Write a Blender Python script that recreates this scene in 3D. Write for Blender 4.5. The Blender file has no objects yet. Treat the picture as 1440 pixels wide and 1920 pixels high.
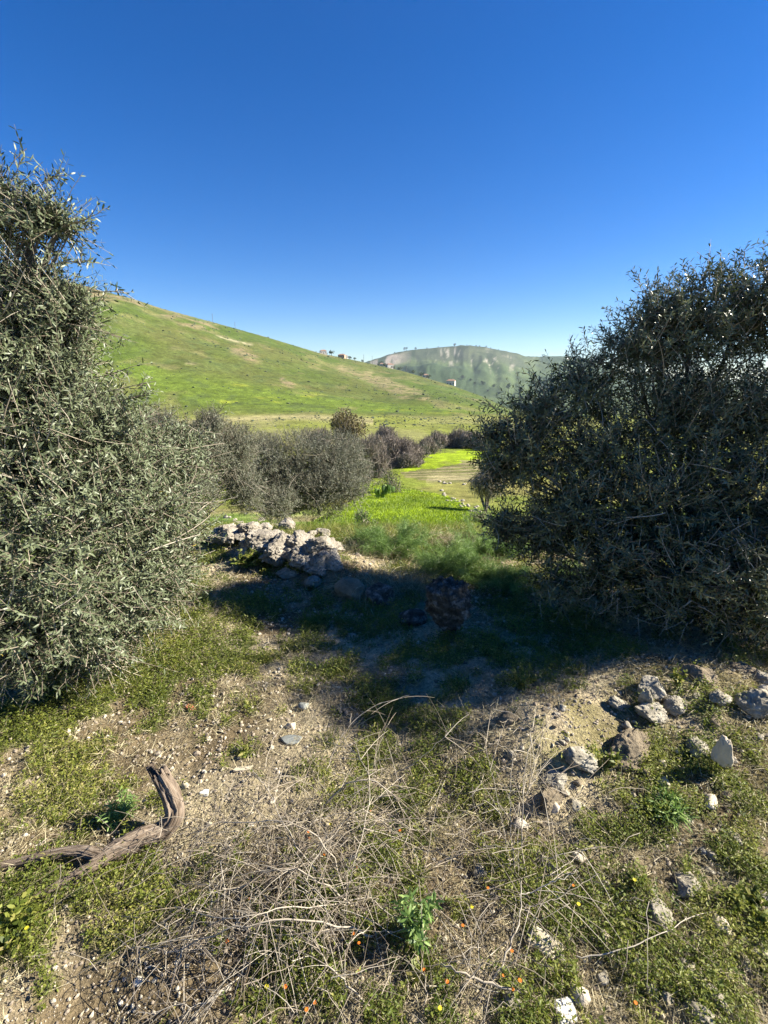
import bpy, bmesh, math, random
import numpy as np
from mathutils import Vector
random.seed(7)
RNG = np.random.default_rng(7)

# ------------------------------------------------------------------ camera, sky, sun
F_PX, PITCH, CAM_H = 900.0, math.radians(16.1), 1.55     # focal length in pixels of a 1440 x 1920 picture
SUN_AZ = math.radians(85.0)     # clockwise from +Y (the view direction): sun off to the right, a little ahead
SUN_EL = math.radians(34.0)
scene = bpy.context.scene
cam_d = bpy.data.cameras.new('camera')
cam_d.sensor_fit = 'VERTICAL'; cam_d.sensor_height = 24.0; cam_d.lens = 24.0 * F_PX / 1920.0
cam_d.clip_start = 0.05; cam_d.clip_end = 30000
cam = bpy.data.objects.new('camera', cam_d); scene.collection.objects.link(cam)
cam.location = (0, 0, CAM_H); cam.rotation_euler = (math.pi / 2 - PITCH, 0, 0)
scene.camera = cam
world = bpy.data.worlds.new('World'); scene.world = world; world.use_nodes = True
wn = world.node_tree.nodes; wl = world.node_tree.links
bg = wn['Background']
sky = wn.new('ShaderNodeTexSky'); sky.sky_type = 'NISHITA'; sky.sun_disc = False
sky.sun_elevation = SUN_EL; sky.sun_rotation = SUN_AZ
sky.altitude = 900; sky.air_density = 1.0; sky.dust_density = 0.0; sky.ozone_density = 5.0
hs = wn.new('ShaderNodeHueSaturation'); hs.inputs['Saturation'].default_value = 1.33; hs.inputs['Hue'].default_value = .512   # a clear, deeply blue winter sky
wl.new(sky.outputs[0], hs.inputs['Color']); wl.new(hs.outputs[0], bg.inputs[0]); bg.inputs[1].default_value = 0.051
sun_d = bpy.data.lights.new('sun', 'SUN'); sun_d.energy = 5.0; sun_d.angle = math.radians(0.5)
sun_d.color = (1.0, 0.93, 0.79)
sun = bpy.data.objects.new('sun', sun_d); scene.collection.objects.link(sun)
sun_dir = Vector((math.sin(SUN_AZ) * math.cos(SUN_EL), math.cos(SUN_AZ) * math.cos(SUN_EL), math.sin(SUN_EL)))
sun.rotation_euler = sun_dir.to_track_quat('Z', 'Y').to_euler()
scene.view_settings.view_transform = 'Standard'; scene.view_settings.look = 'None'
scene.view_settings.exposure = 1.68; scene.view_settings.gamma = 1.0
scene.cycles.max_bounces = 6; scene.cycles.diffuse_bounces = 2; scene.cycles.glossy_bounces = 2
scene.cycles.transmission_bounces = 3; scene.cycles.volume_bounces = 0

# ------------------------------------------------------------------ helpers
def tag(o, label=None, cat=None, group=None, kind=None):
    if label: o['label'] = label
    if cat: o['category'] = cat
    if group: o['group'] = group
    if kind: o['kind'] = kind
    return o

def empty(name, loc, label, cat, group=None, rz=0.0):
    o = bpy.data.objects.new(name, None); scene.collection.objects.link(o)
    o.empty_display_size = 0.1
    o.location = tuple(loc); o.rotation_euler = (0, 0, rz)
    return tag(o, label, cat, group)

class MB:
    """collects vertex / face arrays and links them as ONE mesh object"""
    def __init__(self):
        self.v = []; self.f = {3: [], 4: []}; self.a = []; self.n = 0
    def add(self, v, faces, rnd=0.5):
        v = np.asarray(v, float).reshape(-1, 3)
        for fa in faces:
            fa = np.asarray(fa, int)
            if len(fa): self.f[fa.shape[1]].append(fa + self.n)
        self.v.append(v)
        r = np.asarray(rnd, float)
        self.a.append(np.full(len(v), float(r)) if r.ndim == 0 else r.reshape(-1))
        self.n += len(v)
    def build(self, name, mat, parent=None, smooth=False, origin=(0, 0, 0), col=None):
        if not self.v: return None
        V = np.concatenate(self.v) - np.asarray(origin, float)
        me = bpy.data.meshes.new(name)
        loops = []; starts = []; s = 0
        for k in (3, 4):
            if self.f[k]:
                fa = np.concatenate(self.f[k]); loops.append(fa.reshape(-1))
                starts.append(s + np.arange(len(fa)) * k); s += len(fa) * k
        L = np.concatenate(loops).astype(np.int32); S = np.concatenate(starts).astype(np.int32)
        me.vertices.add(len(V)); me.vertices.foreach_set('co', V.astype(np.float32).reshape(-1))
        me.loops.add(len(L)); me.loops.foreach_set('vertex_index', L)
        me.polygons.add(len(S)); me.polygons.foreach_set('loop_start', S)
        me.update(calc_edges=True)
        at_ = me.attributes.new('rnd', 'FLOAT', 'POINT')
        at_.data.foreach_set('value', np.concatenate(self.a).astype(np.float32))
        if col is not None:
            ca = me.attributes.new('Col', 'FLOAT_COLOR', 'POINT')
            c4 = np.ones((len(V), 4), np.float32); c4[:, :3] = col
            ca.data.foreach_set('color', c4.reshape(-1))
        me.polygons.foreach_set('use_smooth', np.full(len(S), bool(smooth)))
        me.materials.append(mat)
        o = bpy.data.objects.new(name, me); scene.collection.objects.link(o)
        if parent is not None:
            o.parent = parent
        return o

def hash3(i, j, k, seed=0):
    h = (i * 374761393 + j * 668265263 + k * 2147483647 + seed * 974634777) & 0xffffffff
    h = ((h ^ (h >> 13)) * 1274126177) & 0xffffffff
    h = (h ^ (h >> 16)) & 0xffffff
    return h / float(0xffffff)
def vnoise(x, y, z=0.0, seed=0):
    x, y, z = np.broadcast_arrays(np.asarray(x, float), np.asarray(y, float), np.asarray(z, float))
    xi, yi, zi = np.floor(x).astype(np.int64), np.floor(y).astype(np.int64), np.floor(z).astype(np.int64)
    fx, fy, fz = x - xi, y - yi, z - zi
    fx, fy, fz = [f * f * (3 - 2 * f) for f in (fx, fy, fz)]
    r = 0
    for dx in (0, 1):
        for dy in (0, 1):
            for dz in (0, 1):
                w = (fx if dx else 1 - fx) * (fy if dy else 1 - fy) * (fz if dz else 1 - fz)
                r = r + w * hash3(xi + dx, yi + dy, zi + dz, seed)
    return r
def fbm(x, y, z=0.0, octv=4, seed=0, gain=0.5):
    r = 0; a = 1; t = 0; s = 1
    for o in range(octv):
        r = r + a * vnoise(np.asarray(x) * s + 17.3 * o, np.asarray(y) * s - 9.1 * o, np.asarray(z) * s + 3.7 * o, seed + o)
        t += a; a *= gain; s *= 2.03
    return r / t          # 0..1
def sstep(e0, e1, x):
    t = np.clip((np.asarray(x, float) - e0) / (e1 - e0), 0, 1); return t * t * (3 - 2 * t)
def unit(v):
    return v / (np.linalg.norm(v, axis=-1, keepdims=True) + 1e-9)

# pixel of the 1440 x 1920 photograph -> ray through the camera (x/y, z/y)
cP, sP = math.cos(PITCH), math.sin(PITCH)
def ray(px, py):
    u = (px - 720.0) / F_PX; v = (960.0 - py) / F_PX
    y = cP + v * sP
    return u / y, (-sP + v * cP) / y
def at(px, py, Y):
    a, t = ray(px, py); return np.array([a * Y, Y, CAM_H + t * Y])
def pix(x, y, z):
    zc = y * cP - (z - CAM_H) * sP; zc = np.where(zc > 0.05, zc, 0.05)
    vv = y * sP + (z - CAM_H) * cP
    return 720 + F_PX * x / zc, 960 - F_PX * vv / zc

# ------------------------------------------------------------------ terrain height
KY = np.array([4.4, 5.2, 6.5, 8, 12, 20, 30, 45, 60, 80, 120, 170, 230], float)
KZ = np.array([0.0, -0.15, -0.7, -1.3, -2.5, -4.3, -6.0, -7.8, -8.9, -10.4, -13.2, -16.2, -18.0])
def col_tab(rows):
    r = sorted([(ray(px, py)[0], ray(px, py)[1], Y) for px, py, Y in rows])
    return [np.array(c) for c in zip(*r)]
SK = col_tab([(-900, 330, 520), (-200, 450, 520), (0, 492, 520), (200, 547, 540), (250, 560, 560), (300, 577, 590), (400, 604, 650),
              (500, 632, 720), (600, 662, 800), (650, 672, 850), (700, 683, 900), (760, 697, 800), (850, 724, 640),
              (900, 742, 560), (960, 768, 470), (1050, 795, 400), (1200, 806, 330), (1440, 815, 300), (2200, 830, 300)])
FS = col_tab([(-900, 700, 2600), (600, 700, 2600), (670, 684, 2600), (700, 674, 2700), (730, 664, 2750), (760, 657, 2800), (800, 652, 2800), (850, 648, 2800),
              (880, 647, 2750), (910, 650, 2750), (950, 658, 2750), (985, 667, 2800), (1010, 668, 3000), (1060, 667, 3000), (1100, 671, 3000),
              (1180, 700, 2900), (1440, 720, 2800), (2200, 720, 2800)])
def H(x, y, detail=True):
    x = np.asarray(x, float); y = np.asarray(y, float); x, y = np.broadcast_arrays(x, y)
    yc = np.maximum(y, 0.5); a = np.clip(x / yc, -3, 3)
    z = np.interp(np.log(yc), np.log(KY), KZ)
    tb = (KZ[-1] - CAM_H) / KY[-1]
    ts, ys = np.interp(a, SK[0], SK[1]), np.interp(a, SK[0], SK[2])
    tf, yf = np.interp(a, FS[0], FS[1]), np.interp(a, FS[0], FS[2])
    k = np.clip((np.log(yc) - math.log(KY[-1])) / (np.log(ys) - math.log(KY[-1])), 0, 1)
    k = 0.35 * k + 0.65 * (1 - (1 - k) ** 1.6)
    zh = CAM_H + yc * (tb + (ts - tb) * k)
    z = np.where(yc > KY[-1], zh, z)
    zs = CAM_H + ys * ts
    floor_ = -78.0
    d = yc - ys
    zb = floor_ + (zs - floor_) * np.exp(-np.maximum(d, 0) / 260.0) * np.cos(np.clip(d / 900, 0, 1) * math.pi / 2)
    # far hills
    zf = CAM_H + yf * tf
    q = np.clip((yc - 1500) / (yf - 1500), 0, 1)
    ridg = np.abs(fbm(a * 26 + 1.6 * (fbm(a * 9, yc / 500.0, 0, 2, 7) - .5), yc / 1100.0, 0, 4, 5) - 0.5) * 2
    r2 = np.abs(fbm(a * 80 + 2.0 * (fbm(a * 20, yc / 300.0, 0, 2, 8) - .5), yc / 600.0, 0, 3, 6) - .5) * 2
    gz = .6 * np.exp(-((a - .17) / .10) ** 2)
    r3 = fbm(a * 14, yc / 420.0, 0, 4, 9) - .5
    prof = q ** 1.15 - (.06 + .13 * gz) * np.sin(q * math.pi) * (1 - ridg) - .05 * gz * np.sin(q * math.pi) * (1 - r2) + .20 * np.sin(q * math.pi) * r3
    zfar = np.where(yc < yf, floor_ + (zf - floor_) * prof, zf - (yc - yf) * 0.12)
    # a lower green shoulder in front of the far hill
    sh = 48 * np.exp(-((a - 0.12) / 0.085) ** 2 - ((yc - 2050) / 260.0) ** 2)
    z = np.where(yc > ys, np.maximum(zb, np.where(yc > 1500, zfar + sh * (yc < yf), floor_)), z)
    if detail:
        n1 = fbm(x / 0.55, y / 0.55, 0, 4, 11) - 0.5
        n2 = fbm(x / 0.09, y / 0.09, 0, 3, 12) - 0.5
        n3 = fbm(x / 6.0, y / 6.0, 0, 3, 13) - 0.5
        near = 1 - sstep(5, 9, yc)
        z = z + near * (0.085 * n1 + 0.028 * n2) + sstep(6, 20, yc) * (1 - sstep(150, 260, yc)) * 0.5 * n3
        n4 = fbm(x / 42.0, y / 60.0, 0, 5, 14) - 0.5
        z = z + sstep(200, 330, yc) * 7.0 * n4 * np.clip(np.abs(yc - ys) / 60.0, 0, 1)
        z = z + sstep(60, 160, yc) * (1 - sstep(230, 330, yc)) * 2.2 * (fbm(x / 30.0, y / 30.0, 0, 3, 15) - 0.5)
        # gentle stony bank at the right, small hummock under the rocks
        z = z + near * (0.20 * np.exp(-((x - 1.5) / 0.7) ** 2 - ((y - 1.9) / 0.5) ** 2)
                        + 0.13 * sstep(.5, 0, np.hypot(x - np.clip(x, -1.35, -.35), y - (4.35 + (np.clip(x, -1.35, -.35) + 1.35) * -.75)))
                        + 0.10 * np.exp(-((x - 0.65) / 0.35) ** 2 - ((y - 1.7) / 0.3) ** 2))
    return z
def gnd(px, py):
    a, t = ray(px, py)
    Y = np.exp(np.linspace(math.log(0.4), math.log(5000), 2600))
    zz = CAM_H + t * Y
    h = H(a * Y, Y)
    i = np.argmax(zz < h)
    if not (zz < h).any(): i = len(Y) - 1
    return np.array([a * Y[i], Y[i], float(h[i])])

# ------------------------------------------------------------------ materials
def nt(name):
    m = bpy.data.materials.new(name); m.use_nodes = True
    return m, m.node_tree.nodes, m.node_tree.links, m.node_tree.nodes['Principled BSDF']
def ramp(ns, pts):
    r = ns.new('ShaderNodeValToRGB'); e = r.color_ramp.elements
    while len(e) > 1: e.remove(e[0])
    e[0].position = pts[0][0]; e[0].color = (*pts[0][1], 1)
    for p, c in pts[1:]:
        k = e.new(p); k.color = (*c, 1)
    return r
def noise_node(ns, ls, scale, detail=6, rough=0.6, coord='Object', vec=None):
    n = ns.new('ShaderNodeTexNoise'); n.inputs['Scale'].default_value = scale
    n.inputs['Detail'].default_value = detail; n.inputs['Roughness'].default_value = rough
    if vec is None:
        tc = ns.new('ShaderNodeTexCoord'); ls.new(tc.outputs[coord], n.inputs['Vector'])
    else: ls.new(vec, n.inputs['Vector'])
    return n
def leaf_mat(name, pts, back=None, rough=0.45, transl=0.25, spec=0.5):
    m, ns, ls, b = nt(name)
    at_ = ns.new('ShaderNodeAttribute'); at_.attribute_name = 'rnd'
    r = ramp(ns, pts); ls.new(at_.outputs['Fac'], r.inputs[0]); c = r.outputs[0]
    if back:
        g = ns.new('ShaderNodeNewGeometry'); mx = ns.new('ShaderNodeMixRGB')
        ls.new(g.outputs['Backfacing'], mx.inputs[0]); ls.new(c, mx.inputs[1]); mx.inputs[2].default_value = (*back, 1); c = mx.outputs[0]
    ls.new(c, b.inputs['Base Color']); b.inputs['Roughness'].default_value = rough
    b.inputs['Specular IOR Level'].default_value = spec
    if transl > 0:
        t = ns.new('ShaderNodeBsdfTranslucent'); ls.new(c, t.inputs[0])
        ms = ns.new('ShaderNodeMixShader'); ms.inputs[0].default_value = transl
        ls.new(b.outputs[0], ms.inputs[1]); ls.new(t.outputs[0], ms.inputs[2])
        ls.new(ms.outputs[0], ns['Material Output'].inputs[0])
    return m
def rough_mat(name, pts, scale=8, bump=0.5, dist=0.02, rough=0.9, fine=60, spots=None):
    m, ns, ls, b = nt(name)
    n = noise_node(ns, ls, scale, 8, 0.65); r = ramp(ns, pts); ls.new(n.outputs[0], r.inputs[0]); c = r.outputs[0]
    if spots:
        n2 = noise_node(ns, ls, spots[0], 5, 0.7); r2 = ramp(ns, [(spots[1], (0, 0, 0)), (spots[1] + 0.06, (1, 1, 1))])
        ls.new(n2.outputs[0], r2.inputs[0]); mx = ns.new('ShaderNodeMixRGB'); ls.new(r2.outputs[0], mx.inputs[0])
        ls.new(c, mx.inputs[1]); mx.inputs[2].default_value = (*spots[2], 1); c = mx.outputs[0]
    ls.new(c, b.inputs['Base Color']); b.inputs['Roughness'].default_value = rough
    b.inputs['Specular IOR Level'].default_value = 0.25
    n3 = noise_node(ns, ls, fine, 8, 0.7)
    bp = ns.new('ShaderNodeBump'); bp.inputs['Strength'].default_value = bump; bp.inputs['Distance'].default_value = dist
    ls.new(n3.outputs[0], bp.inputs['Height']); ls.new(bp.outputs[0], b.inputs['Normal'])
    return m
M = {}
M['olive_near'] = leaf_mat('olive_leaf_left', [(0.0, (.020, .034, .009)), (.40, (.050, .076, .022)), (.80, (.100, .130, .042)), (.955, (.17, .20, .06)), (1.0, (.42, .34, .07))],
                           back=(.135, .16, .085), rough=0.46, transl=0.15, spec=.4)
M['olive_shaded'] = leaf_mat('olive_leaf_right_shaded', [(0.0, (.012, .019, .004)), (.6, (.030, .044, .010)), (1.0, (.08, .11, .028))],
                           back=(.13, .15, .07), rough=0.30, transl=0.25, spec=.6)  # base lowered below the left olive's, putting the crown's shade into the colour
M['olive_grey'] = leaf_mat('grey_shrub_leaf', [(0.0, (.055, .062, .036)), (.6, (.11, .118, .072)), (1.0, (.17, .18, .115))],
                           back=(.13, .14, .09), rough=0.5, transl=0.1)
M['khaki'] = leaf_mat('khaki_leaf', [(0.0, (.09, .075, .03)), (1.0, (.22, .18, .07))], rough=0.6, transl=0.2)
M['bare'] = leaf_mat('bare_twig_shrub', [(0.0, (.13, .108, .088)), (1.0, (.27, .225, .185))], rough=0.8, transl=0)
M['green_leaf'] = leaf_mat('green_weed_leaf', [(0.0, (.045, .070, .010)), (.35, (.13, .17, .022)), (.75, (.26, .28, .045)), (1.0, (.44, .38, .15))], rough=0.55, transl=0.45)
M['lush'] = leaf_mat('lush_grass_blade', [(0.0, (.085, .15, .008)), (1.0, (.20, .28, .016))], rough=0.5, transl=0.35)
M['fennel'] = leaf_mat('fennel_frond', [(0.0, (.06, .12, .025)), (.5, (.15, .25, .055)), (1.0, (.32, .43, .13))], rough=0.5, transl=0.4)
M['far_green'] = leaf_mat('far_tree_leaf', [(0.0, (.025, .040, .018)), (1.0, (.07, .10, .04))], rough=0.6, transl=0.1)
M['straw'] = leaf_mat('dry_straw', [(0.0, (.15, .12, .065)), (.6, (.34, .29, .165)), (1.0, (.56, .50, .32))], rough=0.7, transl=0.15)
M['twig'] = leaf_mat('dry_twig', [(0.0, (.13, .10, .07)), (.6, (.27, .225, .165)), (1.0, (.44, .39, .31))], rough=0.75, transl=0)
M['bark'] = rough_mat('olive_bark', [(.3, (.07, .058, .045)), (.7, (.20, .18, .15))], 9, .8, .01, .9, 40)
M['rock'] = rough_mat('limestone', [(.25, (.11, .095, .07)), (.45, (.29, .26, .20)), (.62, (.46, .42, .34)), (.8, (.60, .57, .48))], 14, .9, .02, .92, 34, spots=(13, .60, (.10, .09, .08)))
M['rock_pile'] = rough_mat('pitted_pale_limestone', [(.25, (.15, .13, .10)), (.5, (.40, .355, .285)), (.75, (.66, .61, .51))], 9, 1.0, .04, .95, 40, spots=(17, .58, (.10, .085, .07)))
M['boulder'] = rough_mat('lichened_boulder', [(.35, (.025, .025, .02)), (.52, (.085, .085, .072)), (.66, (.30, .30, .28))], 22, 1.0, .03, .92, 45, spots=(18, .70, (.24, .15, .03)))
M['rock_white'] = rough_mat('smooth_pale_stone', [(.3, (.40, .34, .25)), (.7, (.60, .53, .41))], 5, .5, .012, .85, 26)
M['rock_brown'] = rough_mat('earthy_rock', [(.3, (.12, .095, .065)), (.55, (.27, .22, .15)), (.8, (.42, .36, .27))], 8, 1.0, .025, .95, 30)
M['brick'] = rough_mat('orange_brick', [(.3, (.34, .12, .06)), (.7, (.50, .21, .11))], 30, .4, .004, .9, 90)
M['slab'] = rough_mat('pale_cut_stone', [(.3, (.36, .31, .22)), (.7, (.60, .54, .40))], 14, .4, .005, .9, 70)
M['slab_white'] = rough_mat('white_plaster_block', [(.3, (.42, .40, .35)), (.6, (.72, .71, .67))], 14, .4, .005, .9, 70)
M['slate'] = rough_mat('grey_flat_stone', [(.3, (.13, .14, .13)), (.7, (.26, .27, .25))], 12, .4, .006, .6, 60)
M['flower'] = leaf_mat('orange_petal', [(0.0, (.62, .12, .01)), (1.0, (.75, .27, .02))], rough=.6, transl=.3)
M['yellow'] = leaf_mat('yellow_petal', [(0.0, (.62, .50, .02)), (1.0, (.75, .68, .05))], rough=.6, transl=.3)
M['plaster'] = rough_mat('pale_house_wall', [(.3, (.52, .48, .43)), (.7, (.64, .60, .54))], .5, .1, .01, .9, 5)
M['plaster_red'] = rough_mat('terracotta_house_wall', [(.3, (.42, .25, .17)), (.7, (.50, .32, .22))], .5, .1, .01, .9, 5)
M['tile'] = rough_mat('clay_roof', [(.3, (.22, .13, .09)), (.7, (.32, .20, .14))], 2, .3, .02, .9, 8)
M['dark'] = rough_mat('dark_opening', [(.3, (.03, .03, .035)), (.7, (.06, .06, .07))], 2, .1, .01, .5, 8)
M['pole'] = rough_mat('grey_pole', [(.3, (.12, .11, .10)), (.7, (.2, .19, .18))], 2, .1, .01, .8, 8)

# driftwood grain: noise stretched along the limb (attribute 'rnd' carries the angle round it)
def wood():
    m, ns, ls, b = nt('weathered_wood')
    uv = ns.new('ShaderNodeAttribute'); uv.attribute_name = 'grain'
    mp = ns.new('ShaderNodeMapping'); mp.inputs['Scale'].default_value = (1.0, 1.0, 1.0); ls.new(uv.outputs['Vector'], mp.inputs[0])
    n = noise_node(ns, ls, 1.0, 8, .7, vec=mp.outputs[0])
    r = ramp(ns, [(.34, (.025, .018, .012)), (.42, (.12, .088, .062)), (.54, (.23, .18, .135)), (.72, (.42, .36, .29))]); ls.new(n.outputs[0], r.inputs[0])
    ls.new(r.outputs[0], b.inputs['Base Color']); b.inputs['Roughness'].default_value = .85; b.inputs['Specular IOR Level'].default_value = .2
    bp = ns.new('ShaderNodeBump'); bp.inputs['Strength'].default_value = .9; bp.inputs['Distance'].default_value = .008
    ls.new(n.outputs[0], bp.inputs['Height']); ls.new(bp.outputs[0], b.inputs['Normal'])
    return m
M['wood'] = wood()

def ground_mat():
    m, ns, ls, b = nt('ground_surface')
    ca = ns.new('ShaderNodeAttribute'); ca.attribute_name = 'Col'
    # fine light/dark variation of the soil and sward itself, at three sizes
    n1 = noise_node(ns, ls, 55, 8, .75); n2 = noise_node(ns, ls, 1.1, 8, .75); n3 = noise_node(ns, ls, .09, 8, .8)
    c = ca.outputs['Color']
    n4 = noise_node(ns, ls, .33, 6, .8)
    for n, lo, hi in ((n1, .45, 1.6), (n2, .62, 1.4), (n3, .58, 1.5), (n4, .50, 1.6)):
        mr = ns.new('ShaderNodeMapRange'); mr.inputs[1].default_value = .30; mr.inputs[2].default_value = .70
        mr.inputs[3].default_value = lo; mr.inputs[4].default_value = hi; ls.new(n.outputs[0], mr.inputs[0])
        mx = ns.new('ShaderNodeMixRGB'); mx.blend_type = 'MULTIPLY'; mx.inputs[0].default_value = 1
        ls.new(c, mx.inputs[1]); ls.new(mr.outputs[0], mx.inputs[2]); c = mx.outputs[0]
    ls.new(c, b.inputs['Base Color']); b.inputs['Roughness'].default_value = .95; b.inputs['Specular IOR Level'].default_value = .1
    bp = ns.new('ShaderNodeBump'); bp.inputs['Strength'].default_value = .9; bp.inputs['Distance'].default_value = .012
    ls.new(n1.outputs[0], bp.inputs['Height'])
    bp2 = ns.new('ShaderNodeBump'); bp2.inputs['Strength'].default_value = .6; bp2.inputs['Distance'].default_value = .35
    ls.new(n2.outputs[0], bp2.inputs['Height']); ls.new(bp2.outputs[0], bp.inputs['Normal'])
    ls.new(bp.outputs[0], b.inputs['Normal'])
    return m
M['ground'] = ground_mat()

# ------------------------------------------------------------------ ground (one sheet to the horizon)
ICO = {}
def ico(sub):
    if sub not in ICO:
        bm = bmesh.new(); bmesh.ops.create_icosphere(bm, subdivisions=sub, radius=1.0)
        ICO[sub] = (np.array([v.co[:] for v in bm.verts]), np.array([[v.index for v in f.verts] for f in bm.faces])); bm.free()
    return ICO[sub]
def poly_mask(px, py, pts):
    inside = np.zeros(np.shape(px), bool); n = len(pts)
    for i in range(n):
        x0, y0 = pts[i]; x1, y1 = pts[(i + 1) % n]
        if y0 == y1: continue
        cond = ((y0 > py) != (y1 > py)) & (px < (x1 - x0) * (py - y0) / (y1 - y0) + x0)
        inside ^= cond
    return inside
def veg(x, y):
    """share of green cover on the near ground, 0..1"""
    px, py = pix(x, y, 0.0)
    n = fbm(x / 0.30, y / 0.30, 0, 4, 31); n2 = fbm(x / 0.08, y / 0.08, 0, 2, 32)
    base = 0.425
    def g(cx, cy, rx, ry, k): return k * np.exp(-((px - cx) / rx) ** 2 - ((py - cy) / ry) ** 2)
    base = base + g(250, 1290, 170, 70, .35) + g(60, 1400, 90, 70, .3) + g(560, 1220, 300, 90, .45) + g(330, 1080, 90, 90, .2) + g(700, 1780, 520, 240, .50) + g(1010, 1290, 110, 60, .40)
    base = base + g(20, 1720, 90, 120, .5) + g(1250, 1500, 130, 70, .22) - g(1280, 1640, 200, 170, .16) - g(1150, 1380, 160, 60, .08) + g(1400, 1680, 90, 80, .35) + g(1180, 1730, 160, 110, .15) + g(130, 1450, 110, 70, .2)
    base = base - g(380, 1480, 200, 110, .40) - g(260, 1440, 60, 60, .1) - g(130, 1620, 130, 60, .15) - g(1330, 1800, 120, 90, .2) - g(1300, 1400, 140, 60, .1) - g(330, 1120, 70, 70, .1)
    base = np.where(y > 2.2, np.maximum(base, .46 + .22 * sstep(2.2, 2.7, y)), base)
    base = base + g(1050, 1235, 200, 45, .35) - g(200, 1600, 190, 60, .38) - g(1180, 1400, 130, 50, .12) - g(1300, 1320, 160, 50, .12) - g(1260, 1700, 90, 80, .15)
    n3 = fbm(x / .035, y / .035, 0, 2, 33)
    return np.clip(base + 1.9 * (n - .5) + 1.5 * (n2 - .5) + .5 * (n3 - .5), 0, 1)

FIELD = [(655, 948), (690, 905), (760, 912), (850, 935), (905, 975), (925, 1010), (930, 1080), (560, 1080), (560, 990)]
FIELD2 = [(760, 868), (820, 850), (870, 843), (940, 838), (940, 862), (880, 866), (800, 882), (745, 890)]
PLOUGH = [(745, 888), (800, 880), (880, 864), (945, 858), (950, 905), (860, 905), (790, 900)]
def make_ground():
    ys = [-7.0, -4.0, -2.5, -1.5, -.8, -.4]
    y = -.1
    while y < 5.5: ys.append(y); y += 0.013 + 0.0045 * max(y - .8, 0)
    while y < 5200: ys.append(y); y *= 1.0135 if y > 30 else 1.010
    ys = np.array(ys); s = np.linspace(-1, 1, 661)
    aa = 1.75 * s * (0.42 + 0.58 * s * s)
    Y = np.repeat(ys[:, None], len(aa), 1); X = aa[None, :] * (Y + 7.5)
    Z = H(X, Y)
    px, py = pix(X, Y, Z)
    yc = np.maximum(Y, .5)
    def c(*v): return np.array(v)[None, None, :]
    def mixc(A, B, k): return A * (1 - k[..., None]) + B * k[..., None]
    v = veg(X, Y)
    nA = fbm(X / .35, Y / .35, 0, 4, 41); nB = fbm(X / 3.0, Y / 3.0, 0, 4, 42)
    soil = mixc(c(.17, .13, .075) + 0 * X[..., None], c(.43, .36, .235), sstep(.35, .65, nA))
    moss = c(.13, .12, .035)
    col = mixc(soil, moss + 0 * soil, sstep(.5, .62, fbm(X / .22, Y / .22, 0, 3, 43)) * .55 * sstep(-.2, .6, X))
    col = mixc(col, c(.075, .10, .022) + 0 * soil, sstep(.45, .8, v) * .8)
    bank = mixc(c(.10, .16, .028) + 0 * soil, c(.24, .20, .10), sstep(.45, .7, nB))
    col = mixc(col, bank, sstep(4.3, 5.6, yc))
    mid = mixc(c(.125, .155, .022) + 0 * soil, c(.18, .165, .05), sstep(.4, .65, fbm(X / 9, Y / 9, 0, 4, 44)))
    col = mixc(col, mid, sstep(16, 26, yc))
    # bright crop field, ploughed strip, second crop strip
    jx = px + 30 * (fbm(X / 2, Y / 2, 0, 3, 45) - .5); jy = py + 8 * (fbm(X / 2, Y / 2, 5, 3, 46) - .5)
    lush = mixc(c(.15, .215, .008) + 0 * soil, c(.22, .29, .012), fbm(X / 1.8, Y / 4, 0, 4, 47))
    lush = mixc(lush, c(.14, .15, .03) + 0 * soil, sstep(.58, .75, fbm(X / 2.5, Y / 6, 0, 4, 49)) * .6)
    k = (poly_mask(jx, jy, FIELD) & (Y > 7) & (Y < 70)).astype(float); col = mixc(col, lush, k)
    k = (poly_mask(jx, jy, FIELD2) & (Y > 30) & (Y < 110)).astype(float); col = mixc(col, lush, k)
    fur = 0.5 + 0.5 * np.sin(np.hypot(X - 3.0, (Y - 66) * 1.0) * 2.6)
    pl = mixc(c(.11, .115, .035) + 0 * soil, c(.21, .18, .095), sstep(.45, .9, fur))
    k = (poly_mask(jx, jy, PLOUGH) & (Y > 25) & (Y < 110)).astype(float); col = mixc(col, pl, k)
    k = np.exp(-((py - 898 - 3 * np.sin(px / 20)) / 6.0) ** 2) * ((px > 800) & (px < 960) & (Y < 110) & (Y > 20)); col = mixc(col, c(.28, .24, .13) + 0 * soil, k * .55)
    # valley floor beyond the thickets
    val = mixc(c(.14, .155, .030) + 0 * soil, c(.165, .165, .055), sstep(.42, .62, fbm(X / 26, Y / 40, 0, 4, 48)))
    col = mixc(col, val, sstep(85, 110, yc))
    k = np.exp(-((py - 787 + 6 * np.sin(px / 70.0)) / 7.0) ** 2) * (px > 330) * (px < 700) * (Y > 90) * (Y < 300)
    col = mixc(col, c(.30, .25, .14) + 0 * soil, k * .6)
    # hillside
    h1 = fbm(X / 60, Y / 90, 0, 5, 51); h2 = fbm(X / 14, Y / 22, 0, 5, 52); h3 = fbm(X / 110, Y / 140, 0, 4, 53)
    hill = mixc(c(.056, .082, .013) + 0 * soil, c(.076, .084, .022), sstep(.38, .66, h1))
    hill = mixc(hill, c(.080, .100, .026) + 0 * soil, sstep(.52, .70, h2) * .7)
    hill = mixc(hill, c(.17, .135, .075) + 0 * soil, sstep(.60, .70, h3) * sstep(.45, .6, h2) * .8)
    kb = sstep(230, 262, yc) * (1 - sstep(290, 345, yc))
    hill = mixc(hill, c(.088, .130, .015) + 0 * soil, kb * .75)
    ky = kb * sstep(.62, .70, fbm(X / 22, Y / 10, 0, 4, 54)) * (px < 900)
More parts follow.
